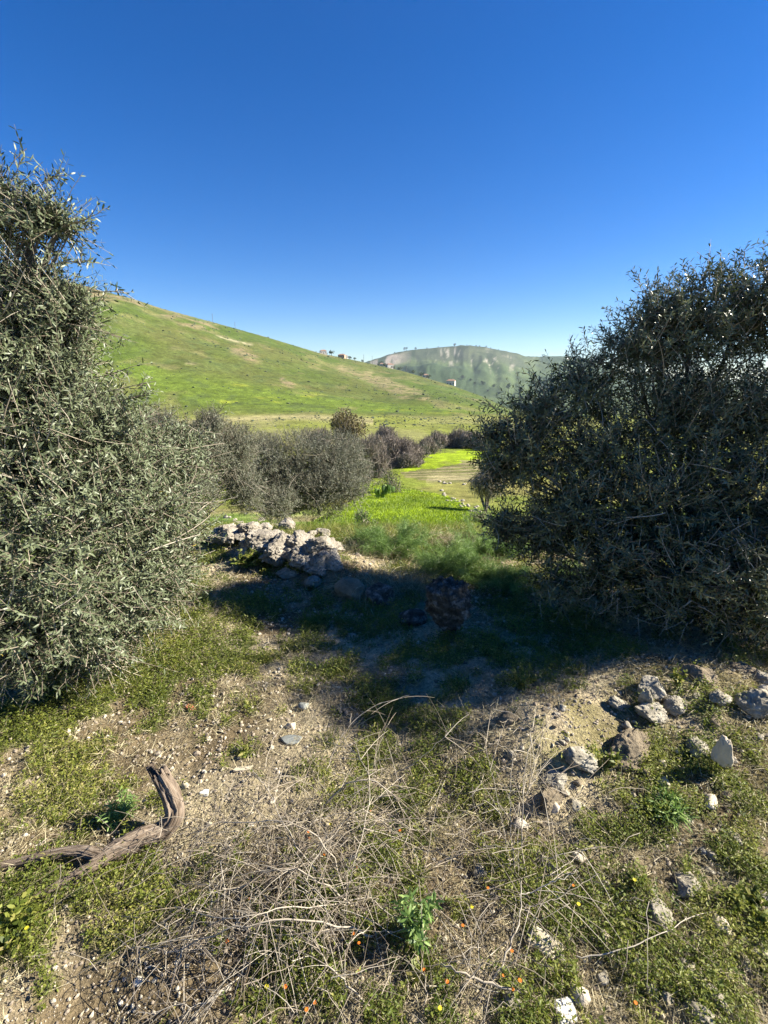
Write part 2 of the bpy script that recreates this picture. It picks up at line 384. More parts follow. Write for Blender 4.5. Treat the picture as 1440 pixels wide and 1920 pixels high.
    hill = mixc(hill, c(.24, .25, .025) + 0 * soil, ky * .45 * sstep(.35, .6, fbm(X / 5, Y / 6, 0, 3, 57)))
    hill = mixc(hill, c(.055, .075, .022) + 0 * soil, sstep(.60, .72, fbm(X / 7, Y / 10, 0, 4, 58)) * .7)
    hill = mixc(hill, c(.17, .145, .065) + 0 * soil, sstep(.60, .72, fbm(X / 18, Y / 30, 0, 5, 59)) * .4)
    for (x0, y0, x1, y1, w, cc, kk) in ((405, 630, 470, 646, 2.2, (.45, .38, .25), .7), (350, 680, 378, 684, 2.0, (.35, .30, .18), .5), (440, 655, 475, 672, 9, (.25, .17, .12), .6),
                                (690, 700, 800, 745, 6, (.25, .20, .11), .7), (640, 690, 760, 740, 8, (.24, .18, .11), .6), (720, 690, 905, 752, 2.2, (.07, .10, .03), .9), (530, 712, 550, 725, 4, (.25, .17, .12), .7),
                                (905, 752, 965, 775, 2.2, (.07, .10, .03), .9), (760, 735, 900, 790, 4, (.21, .17, .08), .5), (220, 548, 400, 607, 5, (.10, .13, .05), .7)):
        tt = np.clip(((px - x0) * (x1 - x0) + (py - y0) * (y1 - y0)) / ((x1 - x0) ** 2 + (y1 - y0) ** 2), 0, 1)
        dd = np.hypot(px - x0 - tt * (x1 - x0), py - y0 - tt * (y1 - y0)) + 9 * (h2 - .5)
        hill = mixc(hill, c(*cc) + 0 * soil, np.exp(-(dd / w) ** 2) * kk * .8 * (Y < 1000) * sstep(.30, .55, fbm(X / 6, Y / 8, 0, 3, 60)))
    col = mixc(col, hill, sstep(225, 245, yc))
    # far hills: darker scrub, pale eroded gullies under the crest
    f1 = fbm(X / 160, Y / 260, 0, 5, 61); a = X / yc
    gul = np.abs(fbm(a * 70 + 2.2 * (fbm(a * 25, Y / 400, 0, 3, 63) - .5), Y / 1100.0, 0, 3, 62) - .5)
    far = mixc(c(.040, .060, .027) + 0 * soil, c(.070, .095, .038), sstep(.4, .65, f1))
    yf = np.interp(a, FS[0], FS[2]); q = (yc - 1500) / (yf - 1500)
    cliff = (1 - sstep(.004, .040, gul)) * sstep(.40, .62, fbm(X / 90, Y / 120, 0, 4, 68)) * sstep(.50, .74, q) * (1 - sstep(.94, .99, q)) * np.exp(-((a - .20) / .10) ** 4) * 1.0
    cliff = np.maximum(cliff, (1 - sstep(.0, .035, np.abs(fbm(a * 45 + 3 * (fbm(a * 30, Y / 260, 0, 3, 64) - .5), Y / 900, 0, 2, 65) - .5))) * sstep(.42, .6, q) * (1 - sstep(.93, .97, q)) * np.exp(-((a - .17) / .07) ** 4))
    far = mixc(far, c(.10, .10, .07) + 0 * soil, np.clip(sstep(.62, .8, q) * np.exp(-((a - .18) / .12) ** 4) * .45, 0, 1))
    far = mixc(far, c(.040, .055, .028) + 0 * soil, sstep(.56, .66, fbm(X / 45, Y / 70, 0, 4, 69)) * .6)
    far = mixc(far, c(.36, .32, .26) + 0 * soil, cliff * .8)
    cl2 = sstep(.66, .74, q) * (1 - sstep(.95, .99, q)) * np.exp(-((a - .005) / .035) ** 2) * sstep(.4, .6, fbm(a * 120, Y / 500, 0, 3, 66))
    far = mixc(far, c(.36, .30, .24) + 0 * soil, cl2 * .8)
    far = mixc(far, c(.045, .06, .03) + 0 * soil, sstep(.955, .975, q) * (yc < yf + 80) * .85)
    col = mixc(col, far, sstep(1000, 1200, yc))
    mb = MB()
    R, C = Z.shape; idx = np.arange(R * C).reshape(R, C)
    q4 = np.stack([idx[:-1, :-1], idx[:-1, 1:], idx[1:, 1:], idx[1:, :-1]], -1).reshape(-1, 4)
    mb.add(np.stack([X, Y, Z], -1), [q4])
    o = mb.build('ground', M['ground'], smooth=True, col=np.clip(col, 0, 1).reshape(-1, 3))
    tag(o, kind='structure')
    return o
make_ground()

# ------------------------------------------------------------------ plant and stone builders
def rand_dirs(n):
    return unit(RNG.normal(size=(n, 3)))
def leaves(mb, P, D, N, L, W, rnd, simple=False, bend=0.12):
    n = len(P); D = unit(D); S = unit(np.cross(D, N)); N = unit(np.cross(S, D)); L = np.broadcast_to(L, n)[:, None]; W = np.broadcast_to(W, n)[:, None]
    if simple:
        V = np.stack([P, P + D * L * .5 + S * W / 2, P + D * L - N * L * bend, P + D * L * .5 - S * W / 2], 1)
        i = np.arange(n)[:, None] * 4
        mb.add(V, [i + np.array([[0, 1, 2, 3]])], np.repeat(rnd, 4))
    else:
        V = np.stack([P, P + D * L * .3 + S * W * .45, P + D * L * .3 - S * W * .45, P + D * L * .7 + S * W * .42 - N * L * bend * .4,
                      P + D * L * .7 - S * W * .42 - N * L * bend * .4, P + D * L - N * L * bend], 1)
        i = np.arange(n)[:, None] * 6
        mb.add(V, [i + np.array([[0, 2, 1]]), i + np.array([[3, 4, 5]]), i + np.array([[1, 2, 4, 3]])], np.repeat(rnd, 6))
def tubes(mb, P, R, sides=3, rnd=.5):
    """P (n,k,3) centre lines, R (n,k) radii"""
    P = np.asarray(P, float); n, k, _ = P.shape; R = np.broadcast_to(R, (n, k))
    T = np.empty_like(P); T[:, 1:-1] = P[:, 2:] - P[:, :-2]; T[:, 0] = P[:, 1] - P[:, 0]; T[:, -1] = P[:, -1] - P[:, -2]; T = unit(T)
    ref = np.tile(np.array([.31, .17, .93]), (n, k, 1)); bad = np.abs((T * ref).sum(-1)) > .93; ref[bad] = (1, .1, 0)
    A = unit(np.cross(T, ref)); B = np.cross(T, A)
    th = np.arange(sides) * 2 * math.pi / sides
    V = P[:, :, None] + R[:, :, None, None] * (np.cos(th)[None, None, :, None] * A[:, :, None] + np.sin(th)[None, None, :, None] * B[:, :, None])
    idx = np.arange(n * k * sides).reshape(n, k, sides); nx = np.roll(idx, -1, 2)
    q = np.stack([idx[:, :-1], nx[:, :-1], nx[:, 1:], idx[:, 1:]], -1).reshape(-1, 4)
    r = np.asarray(rnd, float); r = np.full(n, float(r)) if r.ndim == 0 else r
    mb.add(V, [q], np.repeat(r, k * sides))
def ribbons(mb, B, D, L, W, droop, rnd, k=4):
    n = len(B); D = unit(D); L = np.broadcast_to(L, n)[:, None]; W = np.broadcast_to(W, n)[:, None]; droop = np.broadcast_to(droop, n)[:, None]
    S = unit(np.cross(D, rand_dirs(n))); pts = []
    for j in range(k):
        t = j / (k - 1.0); c = B + D * L * t - np.array([0, 0, 1.0]) * droop * L * t * t
        w = W * (1 - .85 * t) / 2
        pts += [c - S * w, c + S * w]
    V = np.stack(pts, 1); i = np.arange(n)[:, None] * (2 * k)
    fs = [i + np.array([[2 * j, 2 * j + 1, 2 * j + 3, 2 * j + 2]]) for j in range(k - 1)]
    mb.add(V, fs, np.repeat(rnd, 2 * k))
def bez(p0, p1, sag=0.0, jit=0.0, k=6):
    p0 = np.asarray(p0, float); p1 = np.asarray(p1, float); t = np.linspace(0, 1, k)[:, None]
    m = (p0 + p1) / 2 + np.array([0, 0, sag]) + RNG.normal(size=3) * jit
    return (1 - t) ** 2 * p0 + 2 * t * (1 - t) * m + t * t * p1
def twig_leaves(mbL, mbT, B, D, L, pairs, ll, lw, simple=False, tr=.0016, up=.25):
    """leafy shoots: stem plus opposite pairs of leaves"""
    n = len(B); D = unit(D); bend = unit(RNG.normal(size=(n, 3)) + np.array([0, 0, up])) * .75; L = np.broadcast_to(L, n)
    def pos(t): return B + D * (L * t)[:, None] + bend * (L * t * t)[:, None] * .5
    K = 4; P = np.stack([pos(np.full(n, t)) for t in np.linspace(0, 1, K)], 1)
    tubes(mbT, P, np.linspace(tr * 1.4, tr * .5, K)[None, :], 3, RNG.random(n))
    base = unit(np.cross(D, rand_dirs(n))); other = np.cross(D, base); tone = .30 * RNG.random(n) + .55 * sstep(.3, .7, fbm(B[:, 0] * 3, B[:, 1] * 3, B[:, 2] * 3, 3, 23))
    for j in range(pairs):
        t = (j + .6) / (pairs + .2); Pj = pos(np.full(n, t)); T = unit(D + bend * t)
        s = base if j % 2 == 0 else other
        for sg in (1, -1):
            keep = RNG.random(n) > .10
            d = unit(T * RNG.uniform(.45, .95, n)[:, None] + sg * s + RNG.normal(size=(n, 3)) * .18)
            nn = unit(T + RNG.normal(size=(n, 3)) * .35 - sg * s * .3)
            sc = RNG.uniform(.7, 1.15, n) * (1 - .35 * max(t - .75, 0) * 4 * .6)
            r = np.clip(tone + RNG.random(n) * .3, 0, 1); r = np.where(RNG.random(n) < .006, 1.0, r * .93)
            leaves(mbL, Pj[keep], d[keep], nn[keep], (ll * sc)[keep], (lw * sc)[keep], r[keep], simple)
def crown_points(blobs, n, fill=.42, seed=0, ground=True, lumps=.3):
    w = np.array([b[1] ** 2 * (1.0 if abs(b[0][0]) < .9 * b[0][1] else .5) for b in blobs]); w = w / w.sum(); ch = RNG.choice(len(blobs), n, p=w)
    C = np.array([b[0] for b in blobs])[ch]; R = np.array([b[1] for b in blobs])[ch]
    d = rand_dirs(n); lump = 1 + lumps * 2 * (fbm(d[:, 0] * 2.2 + ch * 7, d[:, 1] * 2.2, d[:, 2] * 2.2, 3, seed) - .5)
    r = 1 - np.abs(RNG.normal(size=n)) * fill; r = np.clip(r, .05, 1.05) * lump
    P = C + d * (R * r)[:, None] * np.array([1, 1, .95])
    if ground:
        ok = P[:, 2] > H(P[:, 0], P[:, 1], False) + .03; P, d = P[ok], d[ok]
    return P, d
def limbs(mb, root, blobs, r0, sub=10, sides=6):
    """trunk forks, limbs to every clump, branchlets to the clump surface"""
    root = np.asarray(root, float)
    for c, r in blobs:
        c = np.asarray(c, float); fork = root + (c - root) * .18 + np.array([0, 0, .1])
        P = bez(root + RNG.normal(size=3) * r0 * .3 * [1, 1, 0], c, sag=-.12 * np.linalg.norm(c - root) * .2, jit=.08 * np.linalg.norm(c - root), k=9)
        rr = r0 * min(1, .35 + .4 * r); tubes(mb, P[None], np.linspace(rr, rr * .25, 9)[None], sides)
        for _ in range(sub):
            e = c + rand_dirs(1)[0] * r * RNG.uniform(.7, 1.0); s = P[RNG.integers(5, 9)]
            tubes(mb, bez(s, e, jit=r * .12, k=5)[None], np.linspace(rr * .24, rr * .05, 5)[None], 4)

def olive(name, root, blobs, label, group, leafmat, n_twigs, tl, pairs, ll, lw, r0, extra=None, simple=False, fill=.42, cat='olive tree', up=.45, bare=0, barelen=.3, tr=.0016, drop=0.0, lumps=.3):
    t = empty(name, root, label, cat, group)
    tr_mb = MB(); limbs(tr_mb, root, blobs, r0)
    Lm, Tm = MB(), MB()
    P, d = crown_points(blobs, n_twigs, fill, seed=int(abs(root[0] * 10)) + 3, lumps=lumps)
    n = len(P)
    D = d * .7 + np.array([0, 0, up]) + RNG.normal(size=(n, 3)) * .5
    low = P[:, 2] < root[2] + drop; D[low] = D[low] + RNG.normal(size=(int(low.sum()), 3)) * .45 - np.array([0, 0, up * 1.1])
    twig_leaves(Lm, Tm, P - d * tl * .4, D, tl * RNG.uniform(.6, 1.25, n), pairs, ll, lw, simple, tr)
    if extra:
        for base, tip in extra:
            base = np.asarray(base); tip = np.asarray(tip); ax = tip - base; ln = np.linalg.norm(ax)
            tubes(Tm, bez(base, tip, jit=.02, k=6)[None], np.linspace(.004, .0015, 6)[None], 4)
            m = max(3, int(ln / .035)); tt = RNG.uniform(.15, 1, m)[:, None]; B = base + ax * tt
            twig_leaves(Lm, Tm, B, ax / ln + RNG.normal(size=(m, 3)) * .45, tl * RNG.uniform(.35, .7, m), max(3, pairs // 2), ll, lw, simple, tr)
    if bare:
        P, d = crown_points(blobs, bare, .12, seed=91)
        m = len(P); D = unit(d + RNG.normal(size=(m, 3)) * .7); side = rand_dirs(m); L = barelen * RNG.uniform(.5, 1.5, m)
        K = 6; ts = np.linspace(0, 1, K)
        PP = np.stack([P - d * .1 + D * (L * q)[:, None] + side * (L * q * q * .4)[:, None] for q in ts], 1)
        tubes(Tm, PP, np.linspace(.0038, .0014, K)[None], 4, RNG.uniform(.5, 1, m))
    tr_mb.build('trunk', M['bark'], t, True, root)
    cr = Lm.build('crown', leafmat, t, False, root)
    Tm.build('twigs', M['twig'], t, False, root)
    return t

def rock_mesh(mb, c, s, rot, seed, sub=4, cuts=9, rough=.16, pits=.06):
    V, Fc = ico(sub); V = V.copy(); rg = np.random.default_rng(seed)
    for _ in range(cuts):
        n = unit(rg.normal(size=3)); h = rg.uniform(.50, .82); dd = V @ n; k = dd > h
        V[k] -= (dd[k] - h)[:, None] * n * .92
    n1 = fbm(V[:, 0] * 1.6 + seed, V[:, 1] * 1.6, V[:, 2] * 1.6, 4, seed % 97) - .5
    n2 = fbm(V[:, 0] * 6 + seed, V[:, 1] * 6, V[:, 2] * 6, 3, seed % 89); n2 = np.abs(n2 - .5) * 2
    n3 = fbm(V[:, 0] * 15 + seed, V[:, 1] * 15, V[:, 2] * 15, 2, seed % 83) - .5
    V = V * (1 + rough * 2 * n1 - pits * (1 - n2) ** 3 * 1.6 + rough * .28 * n3)[:, None]
    V = V * np.asarray(s)
    cx, cy, cz = [math.cos(a) for a in rot]; sx, sy, sz = [math.sin(a) for a in rot]
    Rm = np.array([[cz, -sz, 0], [sz, cz, 0], [0, 0, 1]]) @ np.array([[cy, 0, sy], [0, 1, 0], [-sy, 0, cy]]) @ np.array([[1, 0, 0], [0, cx, -sx], [0, sx, cx]])
    mb.add(V @ Rm.T + np.asarray(c), [Fc])
def rock(name, px, py, w, h, d, label, mat='rock', group=None, seed=1, rot=(0, 0, 0), sub=4, cuts=9, cat='rock', sink=.3, lift=0.0, rough=.16, pits=.06, loc=None):
    """(px, py): the pixel where the stone's middle meets the ground"""
    p = gnd(px, py) if loc is None else np.asarray(loc, float)
    mb = MB(); c = p + np.array([0, 0, h / 2 - sink * h + lift])
    rock_mesh(mb, (0, 0, h / 2 - sink * h + lift), (w / 2, d / 2, h / 2), rot, seed, sub, cuts, rough, pits)
    o = mb.build(name, M[mat], None, True); o.location = tuple(p)
    return tag(o, label, cat, group)

# ------------------------------------------------------------------ the two big olives
A = at
left_blobs = [(A(-20, 395, 2.5), .18), (A(70, 420, 2.5), .15), (A(-110, 500, 2.6), .42), (A(110, 425, 2.5), .09), (A(90, 560, 2.5), .17), (A(20, 660, 2.5), .36), (A(130, 600, 2.5), .15), (A(110, 680, 2.5), .18),
              (A(-60, 760, 2.5), .60), (A(90, 790, 2.5), .40), (A(190, 830, 2.6), .33), (A(110, 930, 2.4), .50), (A(270, 900, 2.8), .36), (A(325, 860, 3.1), .26),
              (A(230, 1000, 2.5), .40), (A(312, 985, 2.8), .28), (A(80, 1100, 2.1), .46), (A(230, 1110, 2.3), .33), (A(310, 1080, 2.5), .20), (A(40, 1190, 2.0), .28),
              (A(160, 1190, 2.05), .26), (A(-120, 1050, 2.1), .5)]
left_extra = [(A(70, 440, 2.5), A(185, 400, 2.45)), (A(80, 500, 2.5), A(172, 488, 2.5)), (A(-10, 400, 2.5), A(50, 278, 2.5)), (A(90, 560, 2.5), A(232, 545, 2.5)), (A(70, 600, 2.5), A(228, 632, 2.4)), (A(20, 370, 2.5), A(105, 330, 2.5)),
              (A(150, 700, 2.5), A(170, 625, 2.5)), (A(120, 760, 2.5), A(292, 715, 2.5)), (A(150, 770, 2.5), A(275, 740, 2.5)), (A(100, 720, 2.5), A(240, 690, 2.5)), (A(300, 900, 3), A(415, 770, 3.1))]
olive('olive_tree', gnd(-60, 1130), left_blobs, 'large silvery green olive tree filling the left edge, its sunlit leaves hanging to the ground', None, M['olive_near'],
      17000, .17, 8, .035, .0078, .10, left_extra, up=.35, drop=.9, bare=60, lumps=.45, fill=.5)
Q = lambda px, py, Y: at(px, py, Y * .82)
right_blobs = [(Q(935, 880, 3.9), .22), (Q(925, 825, 3.9), .16), (Q(945, 985, 3.7), .2), (Q(985, 850, 3.9), .40), (Q(1010, 780, 4.0), .27), (Q(1090, 735, 4.1), .36), (Q(1190, 660, 4.1), .36), (Q(1290, 620, 4.1), .48), (Q(1400, 590, 4.1), .48), (Q(1240, 600, 4.1), .25), (Q(1530, 560, 4.0), .55),
               (Q(1120, 860, 3.8), .42), (Q(1060, 960, 3.6), .42), (Q(1200, 960, 3.5), .50), (Q(1260, 790, 3.9), .50), (Q(1400, 780, 3.9), .62), (Q(1350, 950, 3.5), .60), (Q(1500, 1000, 3.3), .7),
               (Q(1150, 1070, 3.2), .38), (Q(1290, 1090, 3.0), .40), (Q(1420, 1100, 2.8), .42), (Q(1600, 800, 3.6), .62), (Q(1640, 1050, 3.0), .6), (Q(1010, 1000, 3.7), .25), (Q(1040, 1090, 3.3), .22),
               ((3.3, 2.95, .9), .6), ((3.5, 3.1, 1.7), .6), ((4.0, 2.75, 2.3), .55), ((4.7, 2.9, 2.9), .55), ((3.5, 2.8, 2.5), .45), ((3.9, 2.4, 2.5), .36), ((4.6, 2.45, 2.95), .42), ((3.6, 2.6, 1.4), .4), ((4.8, 3.4, 2.5), .5)]
right_extra = [(Q(1230, 600, 4.1), Q(1195, 520, 4.1)), (Q(1100, 700, 4.1), Q(1065, 648, 4.1)), (Q(1380, 550, 4.1), Q(1388, 472, 4.1)), (Q(960, 850, 3.9), Q(882, 838, 3.9)), (Q(960, 800, 3.9), Q(905, 745, 3.9)), (Q(970, 880, 3.9), Q(890, 905, 3.8)),
               (Q(1300, 560, 4.1), Q(1330, 488, 4.1)), (Q(1150, 680, 4.1), Q(1135, 620, 4.1)), (Q(1020, 740, 4.0), Q(985, 690, 4.0)), (Q(1410, 540, 4.1), Q(1432, 480, 4.1))]
right_blobs = [(p, r * .86 if p[0] < .95 * p[1] else r) for p, r in right_blobs]
olive('olive_tree', gnd(1330, 1120), right_blobs, 'large dark olive tree filling the right edge, its shaded side towards us over black shadow', None, M['olive_shaded'],
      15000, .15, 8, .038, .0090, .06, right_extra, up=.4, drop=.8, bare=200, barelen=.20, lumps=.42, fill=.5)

exec_more = True
# ------------------------------------------------------------------ shrubs of the middle distance
olive('grey_shrub', gnd(350, 985) * [1, 1, 1], [(A(300, 850, 6.6), .55), (A(300, 805, 6.6), .30), (A(375, 850, 6.8), .50), (A(395, 800, 6.9), .26), (A(440, 840, 7.2), .40), (A(350, 920, 6.4), .50)],
      'grey olive shrub close behind the left olive tree, under the far field', 'grey wild olive shrubs beyond the stones', M['olive_grey'], 7500, .15, 6, .034, .010, .05, simple=True, cat='shrub', up=.6, bare=60, barelen=.3)
olive('grey_shrub', A(560, 955, 11), [(A(440, 905, 8.5), .5), (A(465, 935, 8.5), .4), (A(430, 870, 8.5), .4), (A(520, 950, 9.5), .5), (A(480, 880, 10.5), .85), (A(555, 870, 11), .95), (A(625, 880, 11), .80), (A(650, 915, 10.6), .55), (A(530, 920, 10.5), .75), (A(600, 925, 10.5), .75), (A(640, 850, 11.5), .60), (A(500, 845, 11), .45), (A(672, 880, 11.5), .35)],
      'wide grey brown shrub behind the heap of boulders, left of the bright green field', 'grey wild olive shrubs beyond the stones', M['olive_grey'], 14000, .17, 7, .042, .012, .08, simple=True, cat='shrub', up=.6, bare=350, barelen=.4)
def small_tree(name, px, py, Y, rad, label, mat, cat='shrub', group=None, n=500, leaf=.12, flat=.8, trunk=.1, stems=140, k=5, top=None, twigmat='bare'):
    """shrub or tree: centre of the crown at pixel (px, py), depth Y; foot on the ground below"""
    c = A(px, py, Y); g = float(H(c[0], c[1])); root = np.array([c[0], c[1], g - .05])
    t = empty(name, root, label, cat, group); Lm, Tm, Km = MB(), MB(), MB()
    bl = [(c + rand_dirs(1)[0] * rad * .5 * [1, .7, flat * .7], rad * RNG.uniform(.42, .62)) for _ in range(k)]
    if cat != 'tree': bl += [(np.array([c[0] + RNG.normal() * rad * .45, c[1] + RNG.normal() * rad * .3, g + rad * RNG.uniform(.15, .5)]), rad * RNG.uniform(.35, .55)) for _ in range(4)]
    for b, r in bl: tubes(Km, bez(root, b, jit=rad * .1, k=5)[None], np.linspace(trunk, trunk * .35, 5)[None], 5)
    P, d = crown_points(bl, n, .4, seed=k + int(Y))
    leaves(Lm, P, unit(d + RNG.normal(size=P.shape) * .6 + [0, 0, .3]), rand_dirs(len(P)), leaf * RNG.uniform(.6, 1.3, len(P)), leaf * .55, RNG.random(len(P)), True)
    P, d = crown_points(bl, stems, .3, seed=k + 3)
    if len(P):
        D = unit((P - root) * .5 + RNG.normal(size=P.shape) * rad * .5 + [0, 0, rad * .3]); L = rad * RNG.uniform(.3, .7, len(P))[:, None]
        PP = np.stack([P - D * L * .6, P, P + D * L * .4 + RNG.normal(size=P.shape) * rad * .04], 1)
        tubes(Tm, PP, np.array([[.012, .008, .004]]) * max(1, Y / 25.0), 3, RNG.random(len(P)))
    Km.build('trunk', M['bark'], t, True, root); Lm.build('crown', M[mat], t, False, root); Tm.build('twigs', M[twigmat], t, False, root)
    return t
small_tree('tree', 650, 800, 44, 2.1, 'khaki brown bushy tree standing highest in the thicket below the hill', 'khaki', 'tree', None, 2600, .22, k=8, stems=200, trunk=.14)
G1 = 'bare winter thickets along the valley bottom'
small_tree('bare_shrub', 705, 838, 46, 1.6, 'rust brown leafless shrub at the right foot of the khaki tree', 'khaki', 'shrub', G1, 350, .16, stems=900)
small_tree('bare_shrub', 742, 838, 54, 2.1, 'purplish bare shrub, widest of the leafless ones, above the cactus patch', 'bare', 'shrub', G1, 2200, .09, stems=2600, k=8)
small_tree('bare_shrub', 775, 846, 56, 1.6, 'purplish bare shrub beside the pale edge of the ploughed strip', 'bare', 'shrub', G1, 1500, .09, stems=1900)
small_tree('bare_shrub', 828, 820, 80, 2.0, 'small grey bare shrub between the two purplish thickets', 'bare', 'shrub', G1, 1000, .12, stems=1200)
small_tree('bare_shrub', 852, 824, 82, 2.6, 'purplish bare shrub over the upper green strip', 'bare', 'shrub', G1, 1500, .12, stems=2200, k=8)
small_tree('bare_shrub', 885, 826, 80, 2.2, 'dark bare shrub touching the leaves of the right olive tree', 'bare', 'shrub', G1, 1400, .12, stems=1500)
for (x, y, Y, r_, mt, lb) in ((700, 862, 44, 1.5, 'olive_grey', 'grey shrub low in front of the rust brown shrub'), (760, 862, 52, 1.2, 'far_green', 'green shrub in front of the widest purplish shrub'), (680, 835, 40, 1.5, 'olive_grey', 'grey green shrub between the khaki tree and the wide grey shrub'),
                         (590, 822, 40, 1.4, 'khaki', 'brownish shrub left of the khaki tree, above the wide grey shrub'), (800, 832, 70, 1.6, 'bare', 'bare shrub joining the two purplish thickets'), (905, 835, 76, 1.8, 'bare', 'bare shrub mostly behind the left edge of the right olive'), (720, 815, 60, 1.6, 'bare', 'bare grey shrub behind the rust brown one')):
    small_tree('thicket_shrub', x, y, Y, r_, lb, mt, 'shrub', G1, 1700, .10, stems=1500, k=6, trunk=.03)
G2 = 'low green bushes around the fields'
for (x, y, Y, r, lb) in ((690, 880, 36, 1.0, 'dark green bush under the bare thicket, left of the cactus patch'), (735, 893, 32, 1.0, 'rounded green bush on the far edge of the bright green field'),
                         (795, 842, 62, 1.3, 'green bush where the pale stone edge meets the bare thicket'), (815, 836, 70, 1.6, 'green bush along the top edge of the crop strip'),
                         (668, 860, 30, 1.0, 'grey green bush at the right shoulder of the wide grey shrub'), (612, 822, 34, .9, 'small dark bush left of the khaki tree'),
                         (680, 968, 14, .35, 'thin grey bush at the right foot of the wide grey shrub'), (905, 968, 17, .5, 'low green bush under the small crooked tree')):
    small_tree('green_bush', x, y, Y, r, lb, 'far_green' if Y > 20 else 'fennel', 'bush', G2, 900, .10 if Y > 20 else .05, stems=120, trunk=.02)
small_tree('crooked_tree', 915, 905, 22, 1.0, 'small crooked tree with thin grey crown and bent trunk at the right of the field', 'olive_grey', 'tree', None, 1800, .07, stems=900, trunk=.06, flat=.35, k=9, twigmat='twig')

# prickly pear patch
def prickly_pear(px, py, Y, label, n=14, s=.20):
    c = A(px, py, Y); g = float(H(c[0], c[1])); root = np.array([c[0], c[1], g])
    t = empty('prickly_pear', root, label, 'cactus', 'prickly pears by the bright green field')
    V, Fc = ico(2); pads = [(root + [0, 0, s * .8], 0)]
    for i in range(n):
        mb = MB()
        if i: b, lv = pads[RNG.integers(0, len(pads))]; p = b + unit(RNG.normal(size=3) * [1, .6, .3] + [0, 0, .7]) * s * 1.5
        else: p = pads[0][0]
        pads.append((p, 0)); th = RNG.uniform(0, 3.1); W = V * np.array([s * .75, s * .14, s]); 
        W = W @ np.array([[math.cos(th), math.sin(th), 0], [-math.sin(th), math.cos(th), 0], [0, 0, 1]])
        mb.add(W + p, [Fc], RNG.random()); mb.build('pad', M['fennel'], t, True, root)
prickly_pear(708, 893, 28, 'grey green prickly pear at the left end of the field edge')
prickly_pear(724, 886, 30, 'prickly pear with upright pads beside the rounded green bush', 12)
# ------------------------------------------------------------------ stones along the field edge, the two walls of rubble
def field_stones():
    k = 0
    for (x0, y0, x1, y1, n, w) in ((800, 912, 885, 955, 26, 6), (885, 955, 925, 1000, 18, 8), (820, 905, 905, 912, 12, 3)):
        for i in range(n):
            t = RNG.random(); p = gnd(x0 + (x1 - x0) * t + RNG.normal() * w, y0 + (y1 - y0) * t + RNG.normal() * w * .5); s = p[1] * RNG.uniform(.0035, .0085)
            rock('field_stone', 0, 0, s * 1.3, s * .8, s, 'pale loose stone in the rubble line along the right edge of the bright green field', 'rock', 'rubble line beside the field', seed=900 + k, sub=2, cuts=5, cat='stone', loc=p); k += 1
field_stones()
def rubble():
    for i in range(26):
        t = RNG.random(); p = gnd(410 + 205 * t + RNG.normal() * 12, 985 + 78 * t + RNG.normal() * 16); w = RNG.uniform(.10, .22)
        rock('rubble_stone', 0, 0, w * 1.3, w * .8, w, 'small broken stone filling the gaps of the heap of pitted boulders', 'rock_pile', 'rubble between the heaped boulders', seed=600 + i, rot=(0, 0, RNG.uniform(0, 6)), sub=4, cuts=10, rough=.25, pits=.12, cat='stone', loc=p, lift=.03)
rubble()
G3 = 'heap of pitted pale boulders behind the clearing'
pile = [(425, 1010, .30, .30, 'squat pale boulder at the left end of the heap, half under the left olive'), (455, 985, .34, .34, 'rounded pitted boulder high on the left of the heap'), (430, 970, .26, .22, 'pale boulder at the back left corner of the heap'),
        (500, 975, .30, .2, 'smooth lying stone along the top of the heap'), (478, 1002, .28, .26, 'pitted boulder in the middle left of the heap'), (525, 985, .26, .2, 'lumpy stone behind the middle of the heap'),
        (552, 995, .26, .2, 'pale stone at the back right of the upper heap'), (505, 1030, .40, .34, 'broad lumpy boulder at the centre of the heap'), (545, 1040, .36, .34, 'deeply pitted boulder right of the centre of the heap'),
        (580, 1030, .30, .26, 'jagged pale boulder behind the front right of the heap'), (585, 1058, .30, .26, 'dark hollowed stone low on the right of the heap'), (625, 1040, .32, .28, 'pale blocky boulder near the right end of the heap'),
        (645, 1058, .24, .2, 'last small boulder at the right end of the heap'), (620, 1068, .24, .2, 'grey rounded boulder in shade at the front right of the heap'), (480, 1040, .24, .2, 'small stone at the front foot of the heap by the leafy weed'), (560, 1075, .2, .14, 'low rubble stone in front of the heap'), (605, 1095, .18, .14, 'small dark stone in the shade before the heap'),
        (455, 1012, .2, .18, 'small stone wedged in the left of the heap'), (530, 1012, .22, .2, 'cracked stone wedged at the crown of the heap'), (600, 1008, .18, .14, 'small pale stone behind the right half of the heap')]
for i, (x, y, w, h, lb) in enumerate(pile):
    rock('pile_boulder', x - 6 - .08 * max(x - 450, 0), y + 2, w * 1.35, h * .80, w * 1.05, lb, 'rock_pile', G3, seed=40 + i, rot=(RNG.uniform(-.4, .4), RNG.uniform(-.4, .4), RNG.uniform(0, 6)), sub=5 if i < 14 else 4, cuts=11, rough=.24, pits=.13, sink=.25, lift=0, cat='boulder')
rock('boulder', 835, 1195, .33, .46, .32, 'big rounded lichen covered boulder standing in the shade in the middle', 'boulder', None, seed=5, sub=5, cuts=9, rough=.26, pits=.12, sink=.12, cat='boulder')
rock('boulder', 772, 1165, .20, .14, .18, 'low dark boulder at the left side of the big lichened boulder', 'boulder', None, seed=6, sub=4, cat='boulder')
rock('boulder', 655, 1120, .26, .22, .22, 'dark rock under the dry brown tussock', 'rock_brown', None, seed=8, sub=4, cat='boulder')
rock('boulder', 712, 1130, .24, .20, .2, 'dark pitted rock right of the dry brown tussock', 'boulder', None, seed=9, sub=4, cat='boulder')
